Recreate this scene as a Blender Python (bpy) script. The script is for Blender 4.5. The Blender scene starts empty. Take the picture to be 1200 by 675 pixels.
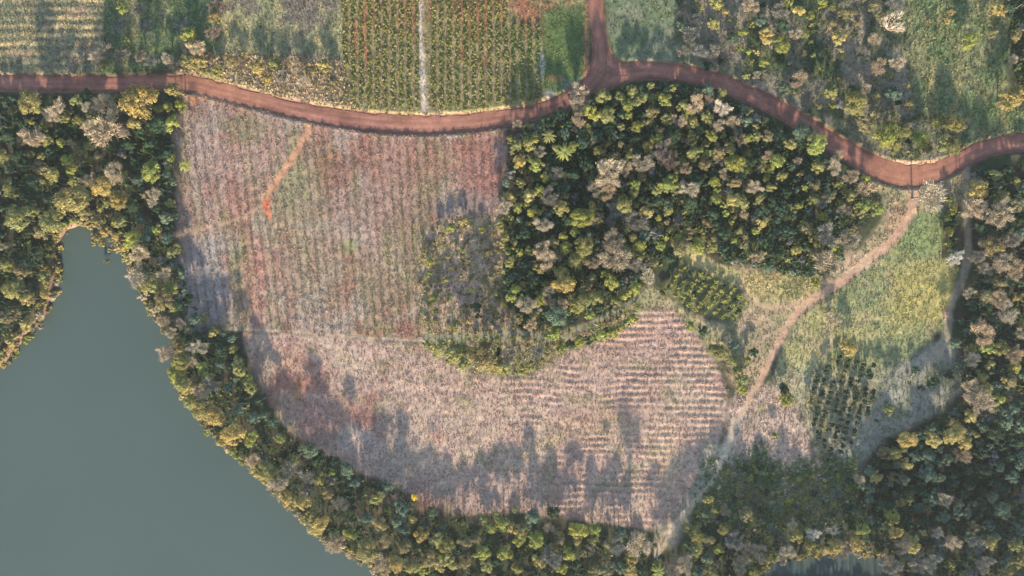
import bpy, math, random
import numpy as np

random.seed(7)
rng = np.random.default_rng(11)
sc = bpy.context.scene
COL = sc.collection

# ------------------------------------------------------------------ camera, sky, sun, exposure
S = 0.35                      # metres on the ground for one pixel of the 1200 x 675 photograph
ALT = 280.0                   # flying height
cam_d = bpy.data.cameras.new("camera")
cam_d.lens = 24.0; cam_d.sensor_width = 36.0
cam_d.clip_start = 1.0; cam_d.clip_end = 20000.0
cam = bpy.data.objects.new("camera", cam_d); COL.objects.link(cam)
cam.location = (0, 0, ALT)
sc.camera = cam

SUN_EL = 16.5
HAZE = 0.00007               # density of the thin evening haze
world = bpy.data.worlds.new("World"); sc.world = world; world.use_nodes = True
wn = world.node_tree.nodes; wl = world.node_tree.links
sky = wn.new("ShaderNodeTexSky"); sky.sky_type = 'NISHITA'; sky.sun_disc = False
sky.sun_elevation = math.radians(SUN_EL); sky.sun_rotation = math.radians(180)
sky.air_density = 1.0; sky.dust_density = 1.0; sky.ozone_density = 1.0
wl.new(sky.outputs[0], wn["Background"].inputs[0]); wn["Background"].inputs[1].default_value = 0.15
sun_d = bpy.data.lights.new("sun", 'SUN'); sun_d.energy = 5.0; sun_d.angle = math.radians(2.0)
sun_d.color = (1.0, 0.83, 0.63)
sun = bpy.data.objects.new("sun", sun_d); COL.objects.link(sun)
sun.rotation_euler = (math.radians(90 - SUN_EL), 0, math.radians(2)); sun.location = (0, -300, 120)
vs = sc.view_settings; vs.view_transform = 'Standard'; vs.look = 'None'; vs.gamma = 1.0
vs.use_curve_mapping = False; vs.exposure = 1.3
sc.cycles.max_bounces = 5; sc.cycles.diffuse_bounces = 3; sc.cycles.transmission_bounces = 3; sc.cycles.glossy_bounces = 2

# ------------------------------------------------------------------ helpers
def X(px): return (np.asarray(px, float) - 600.0) * S
def Y(py): return (337.5 - np.asarray(py, float)) * S
def PX(x): return x / S + 600.0
def PY(y): return 337.5 - y / S

_T = rng.random((256, 256))
def vnoise(x, y, seed=0):
    x = np.asarray(x) + seed * 17.31; y = np.asarray(y) + seed * 9.73
    xi = np.floor(x).astype(int); yi = np.floor(y).astype(int)
    fx = x - xi; fy = y - yi
    fx = fx * fx * (3 - 2 * fx); fy = fy * fy * (3 - 2 * fy)
    a = _T[yi & 255, xi & 255]; b = _T[yi & 255, (xi + 1) & 255]
    c = _T[(yi + 1) & 255, xi & 255]; d = _T[(yi + 1) & 255, (xi + 1) & 255]
    return (a * (1 - fx) + b * fx) * (1 - fy) + (c * (1 - fx) + d * fx) * fy
def fbm(x, y, scale, seed=0, octv=4):
    """0..1, features about `scale` photograph pixels across"""
    v = 0; amp = .5; tot = 0; f = 1.0 / scale
    for o in range(octv):
        v = v + amp * vnoise(x * f, y * f, seed + o * 5); tot += amp; amp *= .55; f *= 2.03
    return v / tot
def sstep(a, b, v):
    t = np.clip((v - a) / (b - a), 0, 1); return t * t * (3 - 2 * t)
def psdf(px, py, poly):
    """signed distance to a polygon, positive inside (pixels)"""
    px = np.asarray(px, float); py = np.asarray(py, float)
    d = np.full(px.shape, 1e18); ins = np.zeros(px.shape, bool)
    n = len(poly)
    for i in range(n):
        x1, y1 = poly[i]; x2, y2 = poly[(i + 1) % n]
        ex, ey = x2 - x1, y2 - y1
        t = np.clip(((px - x1) * ex + (py - y1) * ey) / (ex * ex + ey * ey + 1e-9), 0, 1)
        d = np.minimum(d, (px - x1 - t * ex) ** 2 + (py - y1 - t * ey) ** 2)
        if y1 != y2:
            c = ((y1 > py) != (y2 > py)) & (px < (x2 - x1) * (py - y1) / (y2 - y1) + x1)
            ins ^= c
    d = np.sqrt(d)
    return np.where(ins, d, -d)
def ldist(px, py, line):
    """distance to a polyline and position along it"""
    d = np.full(np.shape(px), 1e18)
    for i in range(len(line) - 1):
        x1, y1 = line[i][:2]; x2, y2 = line[i + 1][:2]
        ex, ey = x2 - x1, y2 - y1
        t = np.clip(((px - x1) * ex + (py - y1) * ey) / (ex * ex + ey * ey + 1e-9), 0, 1)
        d = np.minimum(d, (px - x1 - t * ex) ** 2 + (py - y1 - t * ey) ** 2)
    return np.sqrt(d)
def smooth_line(pts, step=4.0):
    """Catmull-Rom through the points (each x, y, width)"""
    p = np.array(pts, float); out = []
    for i in range(len(p) - 1):
        p0 = p[max(i - 1, 0)]; p1 = p[i]; p2 = p[i + 1]; p3 = p[min(i + 2, len(p) - 1)]
        n = max(2, int(np.hypot(*(p2 - p1)[:2]) / step))
        for k in range(n):
            t = k / n
            out.append(.5 * ((2 * p1) + (-p0 + p2) * t + (2 * p0 - 5 * p1 + 4 * p2 - p3) * t * t + (-p0 + 3 * p1 - 3 * p2 + p3) * t ** 3))
    out.append(p[-1]); return np.array(out)

def mesh_np(name, verts, loops, counts, colors=None, smooth=False):
    me = bpy.data.meshes.new(name)
    nv = len(verts); nl = len(loops); nf = len(counts)
    me.vertices.add(nv); me.vertices.foreach_set("co", np.ascontiguousarray(verts, np.float32).ravel())
    me.loops.add(nl); me.loops.foreach_set("vertex_index", np.ascontiguousarray(loops, np.int32))
    me.polygons.add(nf)
    st = np.concatenate(([0], np.cumsum(counts)[:-1])).astype(np.int32)
    me.polygons.foreach_set("loop_start", st)
    if smooth: me.polygons.foreach_set("use_smooth", np.ones(nf, bool))
    if colors is not None:
        a = me.color_attributes.new("Col", 'FLOAT_COLOR', 'POINT')
        c = np.ones((nv, 4), np.float32); c[:, :3] = colors
        a.data.foreach_set("color", c.ravel())
    me.update(calc_edges=True); return me
def add_obj(name, me, mat=None, parent=None, loc=(0, 0, 0), rot=(0, 0, 0), scale=(1, 1, 1)):
    o = bpy.data.objects.new(name, me); COL.objects.link(o)
    if mat is not None and me is not None and not me.materials: me.materials.append(mat)
    o.location = loc; o.rotation_euler = rot; o.scale = scale
    if parent is not None: o.parent = parent
    return o
def tag(o, label=None, cat=None, group=None, kind=None):
    if label: o["label"] = label
    if cat: o["category"] = cat
    if group: o["group"] = group
    if kind: o["kind"] = kind
    return o

# ------------------------------------------------------------------ materials
def nodes_of(name):
    m = bpy.data.materials.new(name); m.use_nodes = True
    nt = m.node_tree; nt.nodes.clear()
    out = nt.nodes.new("ShaderNodeOutputMaterial")
    return m, nt, out
def N(nt, t, **kw):
    n = nt.nodes.new(t)
    for k, v in kw.items(): setattr(n, k, v)
    return n
def mat_soil(name, fine=1.6, lo=.62, hi=1.4, bump=.35, rough=.95):
    """colour attribute of the surface, broken up by fine grain"""
    m, nt, out = nodes_of(name); L = nt.links.new
    at = N(nt, "ShaderNodeAttribute", attribute_name="Col")
    geo = N(nt, "ShaderNodeNewGeometry")
    n1 = N(nt, "ShaderNodeTexNoise"); n1.inputs["Scale"].default_value = fine; n1.inputs["Detail"].default_value = 6; n1.inputs["Roughness"].default_value = .7
    n2 = N(nt, "ShaderNodeTexNoise"); n2.inputs["Scale"].default_value = fine * .23; n2.inputs["Detail"].default_value = 4
    L(geo.outputs["Position"], n1.inputs["Vector"]); L(geo.outputs["Position"], n2.inputs["Vector"])
    r1 = N(nt, "ShaderNodeMapRange"); r1.inputs[1].default_value = .3; r1.inputs[2].default_value = .7; r1.inputs[3].default_value = lo; r1.inputs[4].default_value = hi
    r2 = N(nt, "ShaderNodeMapRange"); r2.inputs[1].default_value = .35; r2.inputs[2].default_value = .65; r2.inputs[3].default_value = .86; r2.inputs[4].default_value = 1.13
    L(n1.outputs["Fac"], r1.inputs[0]); L(n2.outputs["Fac"], r2.inputs[0])
    mu = N(nt, "ShaderNodeMath", operation='MULTIPLY'); L(r1.outputs[0], mu.inputs[0]); L(r2.outputs[0], mu.inputs[1])
    vm = N(nt, "ShaderNodeVectorMath", operation='SCALE'); L(at.outputs["Color"], vm.inputs[0]); L(mu.outputs[0], vm.inputs["Scale"])
    bs = N(nt, "ShaderNodeBsdfPrincipled"); bs.inputs["Roughness"].default_value = rough
    bs.inputs["Specular IOR Level"].default_value = .15
    L(vm.outputs[0], bs.inputs["Base Color"])
    bp = N(nt, "ShaderNodeBump"); bp.inputs["Strength"].default_value = bump; bp.inputs["Distance"].default_value = .25
    L(n1.outputs["Fac"], bp.inputs["Height"]); L(bp.outputs[0], bs.inputs["Normal"])
    L(bs.outputs[0], out.inputs[0]); return m
def mat_leaf(name, transl=.3, use_obj=True):
    m, nt, out = nodes_of(name); L = nt.links.new
    at = N(nt, "ShaderNodeAttribute", attribute_name="Col")
    if use_obj:
        oi = N(nt, "ShaderNodeObjectInfo")
        mx = N(nt, "ShaderNodeMix", data_type='RGBA', blend_type='MULTIPLY'); mx.inputs[0].default_value = 1
        L(at.outputs["Color"], mx.inputs[6]); L(oi.outputs["Color"], mx.inputs[7]); col = mx.outputs[2]
    else: col = at.outputs["Color"]
    d = N(nt, "ShaderNodeBsdfPrincipled"); d.inputs["Roughness"].default_value = .75; d.inputs["Specular IOR Level"].default_value = .12
    t = N(nt, "ShaderNodeBsdfTranslucent"); ms = N(nt, "ShaderNodeMixShader"); ms.inputs[0].default_value = transl
    L(col, d.inputs["Base Color"]); L(col, t.inputs["Color"])
    L(d.outputs[0], ms.inputs[1]); L(t.outputs[0], ms.inputs[2]); L(ms.outputs[0], out.inputs[0]); return m
def mat_water(name):
    m, nt, out = nodes_of(name); L = nt.links.new
    geo = N(nt, "ShaderNodeNewGeometry")
    n0 = N(nt, "ShaderNodeTexNoise"); n0.inputs["Scale"].default_value = .012; n0.inputs["Detail"].default_value = 3
    L(geo.outputs["Position"], n0.inputs["Vector"])
    cr = N(nt, "ShaderNodeValToRGB"); cr.color_ramp.elements[0].position = .3; cr.color_ramp.elements[1].position = .7
    cr.color_ramp.elements[0].color = (.061, .091, .083, 1); cr.color_ramp.elements[1].color = (.070, .101, .092, 1)
    L(n0.outputs["Fac"], cr.inputs[0])
    n1 = N(nt, "ShaderNodeTexNoise"); n1.inputs["Scale"].default_value = .9; n1.inputs["Detail"].default_value = 5
    L(geo.outputs["Position"], n1.inputs["Vector"])
    bp = N(nt, "ShaderNodeBump"); bp.inputs["Strength"].default_value = .12; bp.inputs["Distance"].default_value = .1
    L(n1.outputs["Fac"], bp.inputs["Height"])
    bs = N(nt, "ShaderNodeBsdfPrincipled"); bs.inputs["Roughness"].default_value = .12; bs.inputs["IOR"].default_value = 1.33
    L(cr.outputs[0], bs.inputs["Base Color"]); L(bp.outputs[0], bs.inputs["Normal"]); L(bs.outputs[0], out.inputs[0]); return m
def mat_bark(name):
    m, nt, out = nodes_of(name); L = nt.links.new
    tc = N(nt, "ShaderNodeTexCoord"); n1 = N(nt, "ShaderNodeTexNoise"); n1.inputs["Scale"].default_value = 9; n1.inputs["Detail"].default_value = 5
    L(tc.outputs["Object"], n1.inputs["Vector"])
    cr = N(nt, "ShaderNodeValToRGB"); cr.color_ramp.elements[0].color = (.09, .07, .055, 1); cr.color_ramp.elements[1].color = (.26, .22, .18, 1)
    L(n1.outputs["Fac"], cr.inputs[0]); bs = N(nt, "ShaderNodeBsdfPrincipled"); bs.inputs["Roughness"].default_value = .9
    L(cr.outputs[0], bs.inputs["Base Color"]); L(bs.outputs[0], out.inputs[0]); return m
M_SOIL = mat_soil("soil"); M_ROAD = mat_soil("road_dirt", fine=1.1, lo=.8, hi=1.2, bump=.2)
M_LEAF = mat_leaf("leaf"); M_TWIG = mat_leaf("twig", .12); M_GRASS = mat_leaf("grass", .25, False)
M_WATER = mat_water("lake_water"); M_BARK = mat_bark("bark")

# ------------------------------------------------------------------ layout of the land (photograph pixels; 1 px = 0.35 m)
LAKE = [(60, 284), (72, 268), (95, 263), (118, 268), (136, 285), (150, 312), (163, 345), (183, 378), (206, 408), (200, 440), (222, 480),
        (252, 517), (290, 549), (318, 577), (348, 607), (388, 643), (428, 662), (450, 680), (470, 780), (470, 2600), (-2600, 2600), (-2600, 470),
        (-40, 445), (0, 424), (16, 404), (42, 378), (55, 348), (60, 318)]
POND = [(874, 690), (886, 676), (905, 663), (950, 653), (1000, 650), (1036, 656), (1052, 674), (1058, 690), (1040, 698), (900, 698)]
MAIN_FIELD = [(200, 158), (212, 135), (224, 112), (262, 115), (300, 127), (360, 141), (430, 156), (500, 158), (560, 155), (592, 150), (593, 200), (586, 252),
              (520, 256), (492, 282), (488, 350), (496, 388), (500, 398), (430, 395), (340, 388), (285, 387), (262, 385), (241, 371), (226, 340), (214, 300), (207, 265), (207, 210)]
LOWER_FIELD = [(285, 391), (340, 391), (430, 398), (498, 403), (516, 420), (556, 437), (620, 441), (660, 413), (702, 398), (752, 364), (786, 360), (812, 384), (842, 430),
               (853, 460), (850, 500), (836, 530), (812, 570), (793, 605), (772, 622), (700, 612), (600, 600), (540, 604), (500, 592), (468, 570), (420, 552), (370, 528), (330, 496), (303, 450), (290, 415)]
STRIPE_FIELD = [(-60, -60), (122, -60), (121, 40), (118, 84), (60, 88), (-60, 88)]
GREEN_FIELD = [(122, -60), (256, -60), (254, 60), (215, 80), (119, 86), (121, 40)]
MEADOW_BAND = [(256, -60), (401, -60), (401, 70), (330, 70), (256, 66)]
CROP_FIELD = [(400, -60), (697, -60), (690, 60), (686, 92), (660, 112), (610, 127), (560, 132), (500, 134), (440, 132), (410, 125)]
VERGE = [(200, 74), (240, 62), (330, 66), (402, 66), (412, 122), (440, 132), (560, 132), (622, 122), (620, 134), (560, 141), (500, 144), (420, 140), (350, 126), (290, 112), (240, 98), (215, 92)]
CLEARING = [(708, -60), (792, -60), (794, 40), (810, 64), (850, 86), (905, 118), (960, 148), (1010, 180), (1045, 196), (1000, 180), (920, 130), (840, 94), (780, 82), (735, 80), (716, 68)]
SCRUB = [(788, -60), (1068, -60), (1064, 60), (1068, 130), (1130, 150), (1132, 178), (1080, 196), (1030, 182), (960, 142), (905, 116), (850, 88), (808, 64)]
TOP_MEADOW = [(1062, -60), (1172, -60), (1182, 60), (1178, 110), (1200, 130), (1260, 140), (1260, 166), (1165, 168), (1128, 178), (1128, 150), (1070, 130), (1060, 60)]
RIGHT_FIELD = [(1052, 232), (1075, 246), (1108, 246), (1103, 300), (1122, 316), (1117, 350), (1108, 384), (1086, 402), (1052, 428), (1008, 470), (985, 520), (958, 548), (946, 500),
               (930, 470), (908, 448), (914, 415), (936, 372), (985, 338), (1018, 312), (1046, 288), (1062, 262)]
GREY_PATCH = [(1050, 428), (1090, 404), (1112, 392), (1126, 420), (1132, 455), (1104, 482), (1056, 504), (1008, 542), (970, 560), (950, 556), (956, 540), (990, 500), (1020, 462)]
TAN_FLAT = [(858, 462), (880, 448), (905, 452), (930, 470), (946, 505), (958, 548), (930, 552), (895, 542), (858, 545), (846, 540), (852, 505)]
PATH_FLAT = [(858, 312), (962, 322), (985, 334), (940, 366), (912, 410), (890, 446), (868, 462), (852, 440), (850, 400), (866, 374), (876, 350)]
YELLOW_MEADOW = [(876, 318), (960, 322), (962, 345), (925, 352), (886, 354), (872, 338)]
WOOD_STRIP = [(796, 292), (812, 290), (845, 310), (870, 318), (872, 336), (864, 338), (830, 322), (806, 310)]
TRIANGLE = [(745, 345), (762, 332), (790, 352), (806, 366), (830, 378), (866, 376), (850, 398), (846, 430), (812, 386), (786, 360), (752, 364)]
SHRUBLAND = [(492, 282), (520, 256), (586, 252), (592, 300), (588, 345), (606, 386), (560, 390), (497, 388), (488, 350)]
STRIP = [(497, 390), (600, 388), (650, 390), (700, 374), (745, 350), (752, 364), (702, 400), (660, 415), (620, 443), (556, 439), (516, 421), (498, 403)]
UNDER = [(812, 604), (826, 578), (850, 552), (885, 542), (930, 553), (968, 556), (1000, 545), (1006, 570), (990, 600), (960, 622), (880, 612), (830, 612)]
ROADSIDE_RIGHT = [(1000, 190), (1040, 212), (1075, 218), (1110, 210), (1135, 195), (1140, 230), (1110, 246), (1075, 248), (1062, 262), (1046, 288), (1016, 312), (985, 334), (975, 324), (1010, 290), (1036, 255), (1034, 228)]
TRACKSIDE = [(834, 528), (856, 518), (874, 546), (852, 556), (828, 582), (808, 608), (792, 642), (768, 640), (770, 622), (793, 605), (812, 570)]
PLANT = [(773, 344), (798, 306), (864, 338), (876, 353), (866, 374), (849, 374), (824, 369), (800, 356)]

ROAD = [(-160, 96, 17), (-60, 96, 17), (20, 97, 17), (80, 98, 17), (140, 98, 16), (190, 96, 15), (225, 98, 18), (262, 107, 18), (300, 117, 18), (350, 129, 18), (400, 138, 19), (450, 144, 20), (500, 146, 20),
        (550, 143, 19), (600, 136, 17), (640, 127, 16), (672, 114, 18), (700, 97, 22), (726, 86, 22), (760, 82, 19), (800, 85, 18), (840, 95, 18), (880, 111, 18), (920, 131, 18),
        (960, 156, 19), (1000, 181, 21), (1036, 200, 25), (1072, 206, 25), (1106, 198, 20), (1136, 182, 18), (1168, 171, 18), (1220, 165, 18), (1330, 165, 18)]
SIDE_ROAD = [(694, -120, 15), (695, -60, 15), (697, 0, 15), (700, 30, 15), (705, 58, 16), (716, 76, 18), (738, 83, 14)]
SIDE_ROAD_B = [(703, 44, 12), (704, 66, 15), (700, 86, 18), (686, 104, 15), (668, 116, 11)]
TRACK_FIELD = [(363, 140, 9), (356, 163, 9), (342, 188, 9), (325, 212, 9), (311, 234, 10), (309, 243, 8), (316, 256, 5)]
TRACK_SPUR = [(314, 236, 5), (292, 252, 5), (262, 263, 5), (225, 272, 7), (190, 278, 8)]
TRACK_LINE = [(262, 386, 2), (330, 388, 2.2), (400, 394, 2.2), (450, 397, 1.6), (505, 400, 1.5)]
TRACK_RIGHT = [(1072, 220, 10), (1066, 252, 12), (1046, 282, 10), (1012, 310, 12), (975, 338, 10), (944, 357, 9), (922, 384, 8), (906, 414, 7), (890, 448, 8), (874, 478, 8), (860, 505, 7), (846, 540, 7), (828, 572, 7), (803, 602, 7), (784, 624, 8), (770, 650, 8)]
TRACK_FORK = [(948, 355, 8), (905, 362, 8), (880, 350, 7), (866, 330, 6)]
TRACK_EAST = [(1133, 190, 7), (1131, 235, 8), (1135, 282, 9), (1130, 322, 10), (1114, 360, 9), (1107, 400, 12), (1085, 425, 14)]
STRIP_PATH = [(500, 395, 7), (560, 396, 8), (610, 393, 8), (640, 397, 7), (680, 386, 8), (715, 369, 8), (748, 350, 7)]
WHITE_STRIPE = [(492, -60, 7), (492, 20, 7), (493, 70, 8), (496, 110, 9), (497, 132, 7)]

def row_main(px, py):      # crop rows of the big field run down the picture and fan out a little
    tilt = 0.15 - 0.12 * np.clip((px - 220) / 360, 0, 1)
    return (px - tilt * (py - 250)) / 10.6
def tri(u): return np.abs((u % 1.0) - .5) * 2    # 0 on the row, 1 between rows

# ------------------------------------------------------------------ the height field and its colours
D = .56
def axis(a, b):
    ins = np.arange(a, b + .01, D); g = []; st = D; p = b
    while p < 4000: st *= 1.5; p += st; g.append(p)
    h = []; st = D; p = a
    while p > -4000: st *= 1.5; p -= st; h.append(p)
    return np.array(h[::-1] + list(ins) + g)
xs = axis(-226, 226); ys = axis(-150, 132)
GX, GY = np.meshgrid(xs, ys); gx = PX(GX); gy = PY(GY)
wob = (fbm(gx, gy, 22, 3) - .5) * 9 + (fbm(gx, gy, 6, 4, 3) - .5) * 5
roadS = smooth_line(ROAD); sideS = smooth_line(SIDE_ROAD); sideB = smooth_line(SIDE_ROAD_B)

def height_parts(gx, gy):
    lake = psdf(gx, gy, LAKE) + (fbm(gx, gy, 14, 8) - .5) * 7
    pond = psdf(gx, gy, POND) + (fbm(gx, gy, 14, 9) - .5) * 5
    water = np.maximum(lake, pond)
    h = (fbm(gx, gy, 160, 21) - .5) * 1.2 + (fbm(gx, gy, 9, 22) - .5) * .5
    return h, water
H, WATER_SD = height_parts(gx, gy)
far = np.maximum(np.abs(GX) - 226, np.maximum(np.abs(GY) - 150, 0)); far = np.clip(1 - far / 60, 0, 1)
H = H * far
m_main = psdf(gx, gy, MAIN_FIELD) + wob * .5
m_low = psdf(gx, gy, LOWER_FIELD) + wob * .5
m_crop = psdf(gx, gy, CROP_FIELD) + wob * .3
rm = row_main(gx, gy)
H += sstep(0, 6, m_main) * .09 * np.cos(rm * 2 * np.pi + np.pi)
wl_ = sstep(560, 640, gx)
low_v = gy + (fbm(gx, gy, 60, 31) - .5) * 9 - .02 * gx
H += sstep(0, 6, m_low) * (wl_ * .065 * np.cos(low_v / 7.6 * 2 * np.pi) * 2 * sstep(.25, .75, fbm(gx, gy, 26, 33)) + .12 * (fbm(gx, gy, 5, 34) - .5))
H += sstep(0, 4, m_crop) * .08 * np.cos((gx - 400) / 9.4 * 2 * np.pi + np.pi)
H += sstep(0, 6, psdf(gx, gy, STRIPE_FIELD)) * .10 * np.cos(gy / 10.2 * 2 * np.pi)
# the road lies in a shallow cutting, tracks are worn down
def wdist(gx, gy, sm):
    d = np.full(gx.shape, 1e9)
    lo = sm[:, :2].min(0) - 30; hi = sm[:, :2].max(0) + 30
    k = (gx > lo[0]) & (gx < hi[0]) & (gy > lo[1]) & (gy < hi[1])
    px = gx[k]; py = gy[k]; best = np.full(px.shape, 1e9)
    for i in range(0, len(sm) - 1):
        x1, y1, w1 = sm[i]; x2, y2, w2 = sm[i + 1]
        kk = np.nonzero((px > min(x1, x2) - 26) & (px < max(x1, x2) + 26) & (py > min(y1, y2) - 26) & (py < max(y1, y2) + 26))[0]
        if not len(kk): continue
        qx = px[kk]; qy = py[kk]; ex, ey = x2 - x1, y2 - y1
        t = np.clip(((qx - x1) * ex + (qy - y1) * ey) / (ex * ex + ey * ey + 1e-9), 0, 1)
        best[kk] = np.minimum(best[kk], np.hypot(qx - x1 - t * ex, qy - y1 - t * ey) - (w1 + t * (w2 - w1)) * .5)
    d[k] = best; return d
rd = np.minimum(np.minimum(wdist(gx, gy, roadS), wdist(gx, gy, sideS)), wdist(gx, gy, sideB))   # <0 on the road
cut = 1 - sstep(1.0, 4.2, rd + (fbm(gx, gy, 8, 41) - .5) * 1.6)
ROAD_Z = -.55
H = H * (1 - cut) + cut * (ROAD_Z - .12)
berm = np.exp(-((rd - 5.0) / 1.8) ** 2); H += berm * .25 * fbm(gx, gy, 12, 42)
tracks = {}
for nm, ln in (("field", TRACK_FIELD), ("spur", TRACK_SPUR), ("line", TRACK_LINE), ("right", TRACK_RIGHT), ("fork", TRACK_FORK), ("east", TRACK_EAST), ("strip", STRIP_PATH), ("white", WHITE_STRIPE)):
    tracks[nm] = wdist(gx, gy, smooth_line(ln)) + (fbm(gx, gy, 7, 51) - .5) * 3.5 + (-.6 * sstep(420, 500, gy) if nm == 'right' else 0)
for nm in ("field", "right"):
    H -= (1 - sstep(-2, 1.5, tracks[nm])) * .10
bank = sstep(-7, 9, WATER_SD)
H = H * (1 - bank) + bank * -6.0
WATER_Z = -3.0

def C(*c): return np.array(c, float)
def mixc(a, b, t): return a + (b - a) * t[..., None]
n_big = fbm(gx, gy, 70, 61); n_mid = fbm(gx, gy, 18, 62); n_sm = fbm(gx, gy, 5, 63, 3); n_hue = fbm(gx, gy, 34, 64)
col = np.zeros(gx.shape + (3,)) + C(.060, .055, .038)
col = mixc(col, C(.045, .06, .03), sstep(.4, .6, n_mid))
zone = np.zeros(gx.shape, np.int8)
ZN = ["ground", "main_field", "lower_field", "striped_field", "green_field", "crop_field", "road_verge", "grass_clearing", "scrub_ground", "top_meadow", "right_field", "dry_ground", "shrub_ground", "track"]
def paint(sd, c, soft=4.0, zid=None, amt=1.0):
    global col
    a = sstep(-soft, soft, sd) * amt
    col = mixc(col, c, a)
    if zid is not None: zone[sd > 0] = ZN.index(zid)
# --- scrub and meadows
c = mixc(np.zeros_like(col) + C(.17, .17, .11), C(.23, .20, .15), sstep(.35, .65, n_mid)); c = mixc(c, C(.075, .10, .05), sstep(.5, .7, n_hue))
paint(psdf(gx, gy, SCRUB) + wob, c, 5, "scrub_ground")
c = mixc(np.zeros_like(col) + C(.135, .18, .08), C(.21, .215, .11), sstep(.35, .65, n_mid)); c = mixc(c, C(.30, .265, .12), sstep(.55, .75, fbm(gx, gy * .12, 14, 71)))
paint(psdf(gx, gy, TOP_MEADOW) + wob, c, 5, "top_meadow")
c = mixc(np.zeros_like(col) + C(.12, .155, .085), C(.175, .19, .125), sstep(.35, .65, n_mid))
paint(psdf(gx, gy, CLEARING) + wob * .6, c, 5, "grass_clearing")
# --- the striped field, green field, meadow band
st = .5 + .5 * np.cos(gy / 10.2 * 2 * np.pi + (fbm(gx, gy, 40, 72) - .5) * 4.5) - .5 * sstep(.5, .7, fbm(gx, gy, 26, 79))
c = mixc(np.zeros_like(col) + C(.20, .20, .125), C(.47, .375, .19), sstep(.3, .8, st) * sstep(.25, .55, fbm(gx, gy, 20, 73)) * (1 - sstep(52, 76, gy)))
c = mixc(c, C(.34, .25, .18), sstep(.62, .8, n_mid) * .7)
paint(psdf(gx, gy, STRIPE_FIELD) + wob * .3, c, 3, "striped_field")
band = fbm(gx, gy * .08, 12, 74)
c = mixc(np.zeros_like(col) + C(.135, .18, .085), C(.29, .27, .13), sstep(.5, .75, band)); c = mixc(c, C(.16, .155, .12), sstep(.55, .75, n_mid))
paint(psdf(gx, gy, GREEN_FIELD) + wob * .4, c, 4, "green_field")
c = mixc(np.zeros_like(col) + C(.21, .22, .125), C(.33, .30, .16), sstep(.4, .65, band)); c = mixc(c, C(.19, .165, .13), sstep(.5, .7, n_hue))
paint(psdf(gx, gy, MEADOW_BAND) + wob * .3, c, 3, "green_field")
# --- crop field: green rows over red soil
rc = tri((gx - 400) / 9.4)
soil = mixc(np.zeros_like(col) + C(.27, .22, .125), C(.32, .14, .085), .8 * sstep(.56, .78, fbm(gx, gy * .3, 26, 75) + np.clip((45 - gy) / 260, -.2, .12)))
c = mixc(soil, C(.15, .17, .06), (1 - rc) * .7); c = mixc(c, C(.09, .14, .055), sstep(628, 645, gx) * (1 - sstep(100, 125, gy)) * sstep(14, 30, gy + n_mid * 20))
paint(m_crop, c, 3, "crop_field")
def blob(x, y, rx, ry, c, amt=1.0, edge=.35, seed=0):
    global col
    sel = (np.abs(gx - x) < rx * 2.2 + 8) & (np.abs(gy - y) < ry * 2.2 + 8)
    d = np.hypot((gx[sel] - x) / rx, (gy[sel] - y) / ry) + (fbm(gx[sel], gy[sel], 10, 80 + seed) - .5) * 1.1
    a = (1 - sstep(1 - edge, 1 + edge, d)) * amt
    col[sel] = mixc(col[sel], c, a)
RED = C(.34, .14, .09)
for x, y, rx, ry, a in ((613, 12, 7, 26, .9), (622, 22, 9, 14, .7), (604, 5, 8, 14, .6), (640, 6, 8, 8, .5), (566, 18, 4, 14, .55), (586, 10, 5, 16, .6), (416, 44, 2.5, 24, .9), (427, 30, 3, 40, .6), (504, 14, 3, 16, .8), (535, 10, 4, 12, .6), (430, 68, 3, 16, .6), (687, 60, 4, 60, .5), (566, 70, 4, 10, .5), (650, 92, 10, 5, .5)):
    blob(x, y, rx, ry, RED, a)
blob(633, 80, 5, 20, C(.46, .43, .38), .9); blob(645, 112, 7, 6, C(.36, .34, .30), .7); blob(672, 100, 18, 8, C(.22, .21, .17), .8)
paint(-tracks["white"], np.zeros_like(col) + C(.55, .47, .40), 2.5, None, .85)
# --- dry verge along the road
c = mixc(np.zeros_like(col) + C(.40, .32, .17), C(.26, .215, .135), sstep(.4, .62, n_mid)); c = mixc(c, C(.38, .26, .19), sstep(.55, .7, n_hue))
paint(psdf(gx, gy, VERGE) + wob * .5, c, 4, "road_verge")
# --- main field
base = mixc(np.zeros_like(col) + C(.37, .255, .205), C(.31, .17, .13), sstep(.45, .68, fbm(gx, gy, 55, 76) + np.clip((gx - 430) / 900, -.1, .1)))
base = mixc(base, C(.38, .30, .25), sstep(.5, .7, fbm(gx, gy, 30, 77)))
base = mixc(base, C(.20, .20, .085), sstep(.50, .72, fbm(gx, gy * .35, 24, 78)) * .65)
rowt = vnoise(np.floor(rm + .5) * 3.7, gy / 45, 7); rowg = vnoise(np.floor(rm + .5) * 2.9, gy / 70, 12)
c = mixc(base, C(.20, .13, .10), (1 - tri(rm + .5)) * .30 * (.2 + 1.3 * n_sm) * (.4 + rowt))
c = mixc(c, C(.19, .205, .085), sstep(.55, .85, rowg) * .65 * tri(rm + .5)); c = mixc(c, C(.30, .145, .11), sstep(.6, .9, rowt) * .6)
paint(m_main, c, 3.5, "main_field")
blob(238, 328, 30, 52, C(.30, .265, .25), .85, .5); blob(232, 180, 20, 60, C(.36, .29, .25), .5, .5); blob(285, 150, 28, 18, C(.22, .21, .10), .5)
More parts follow.
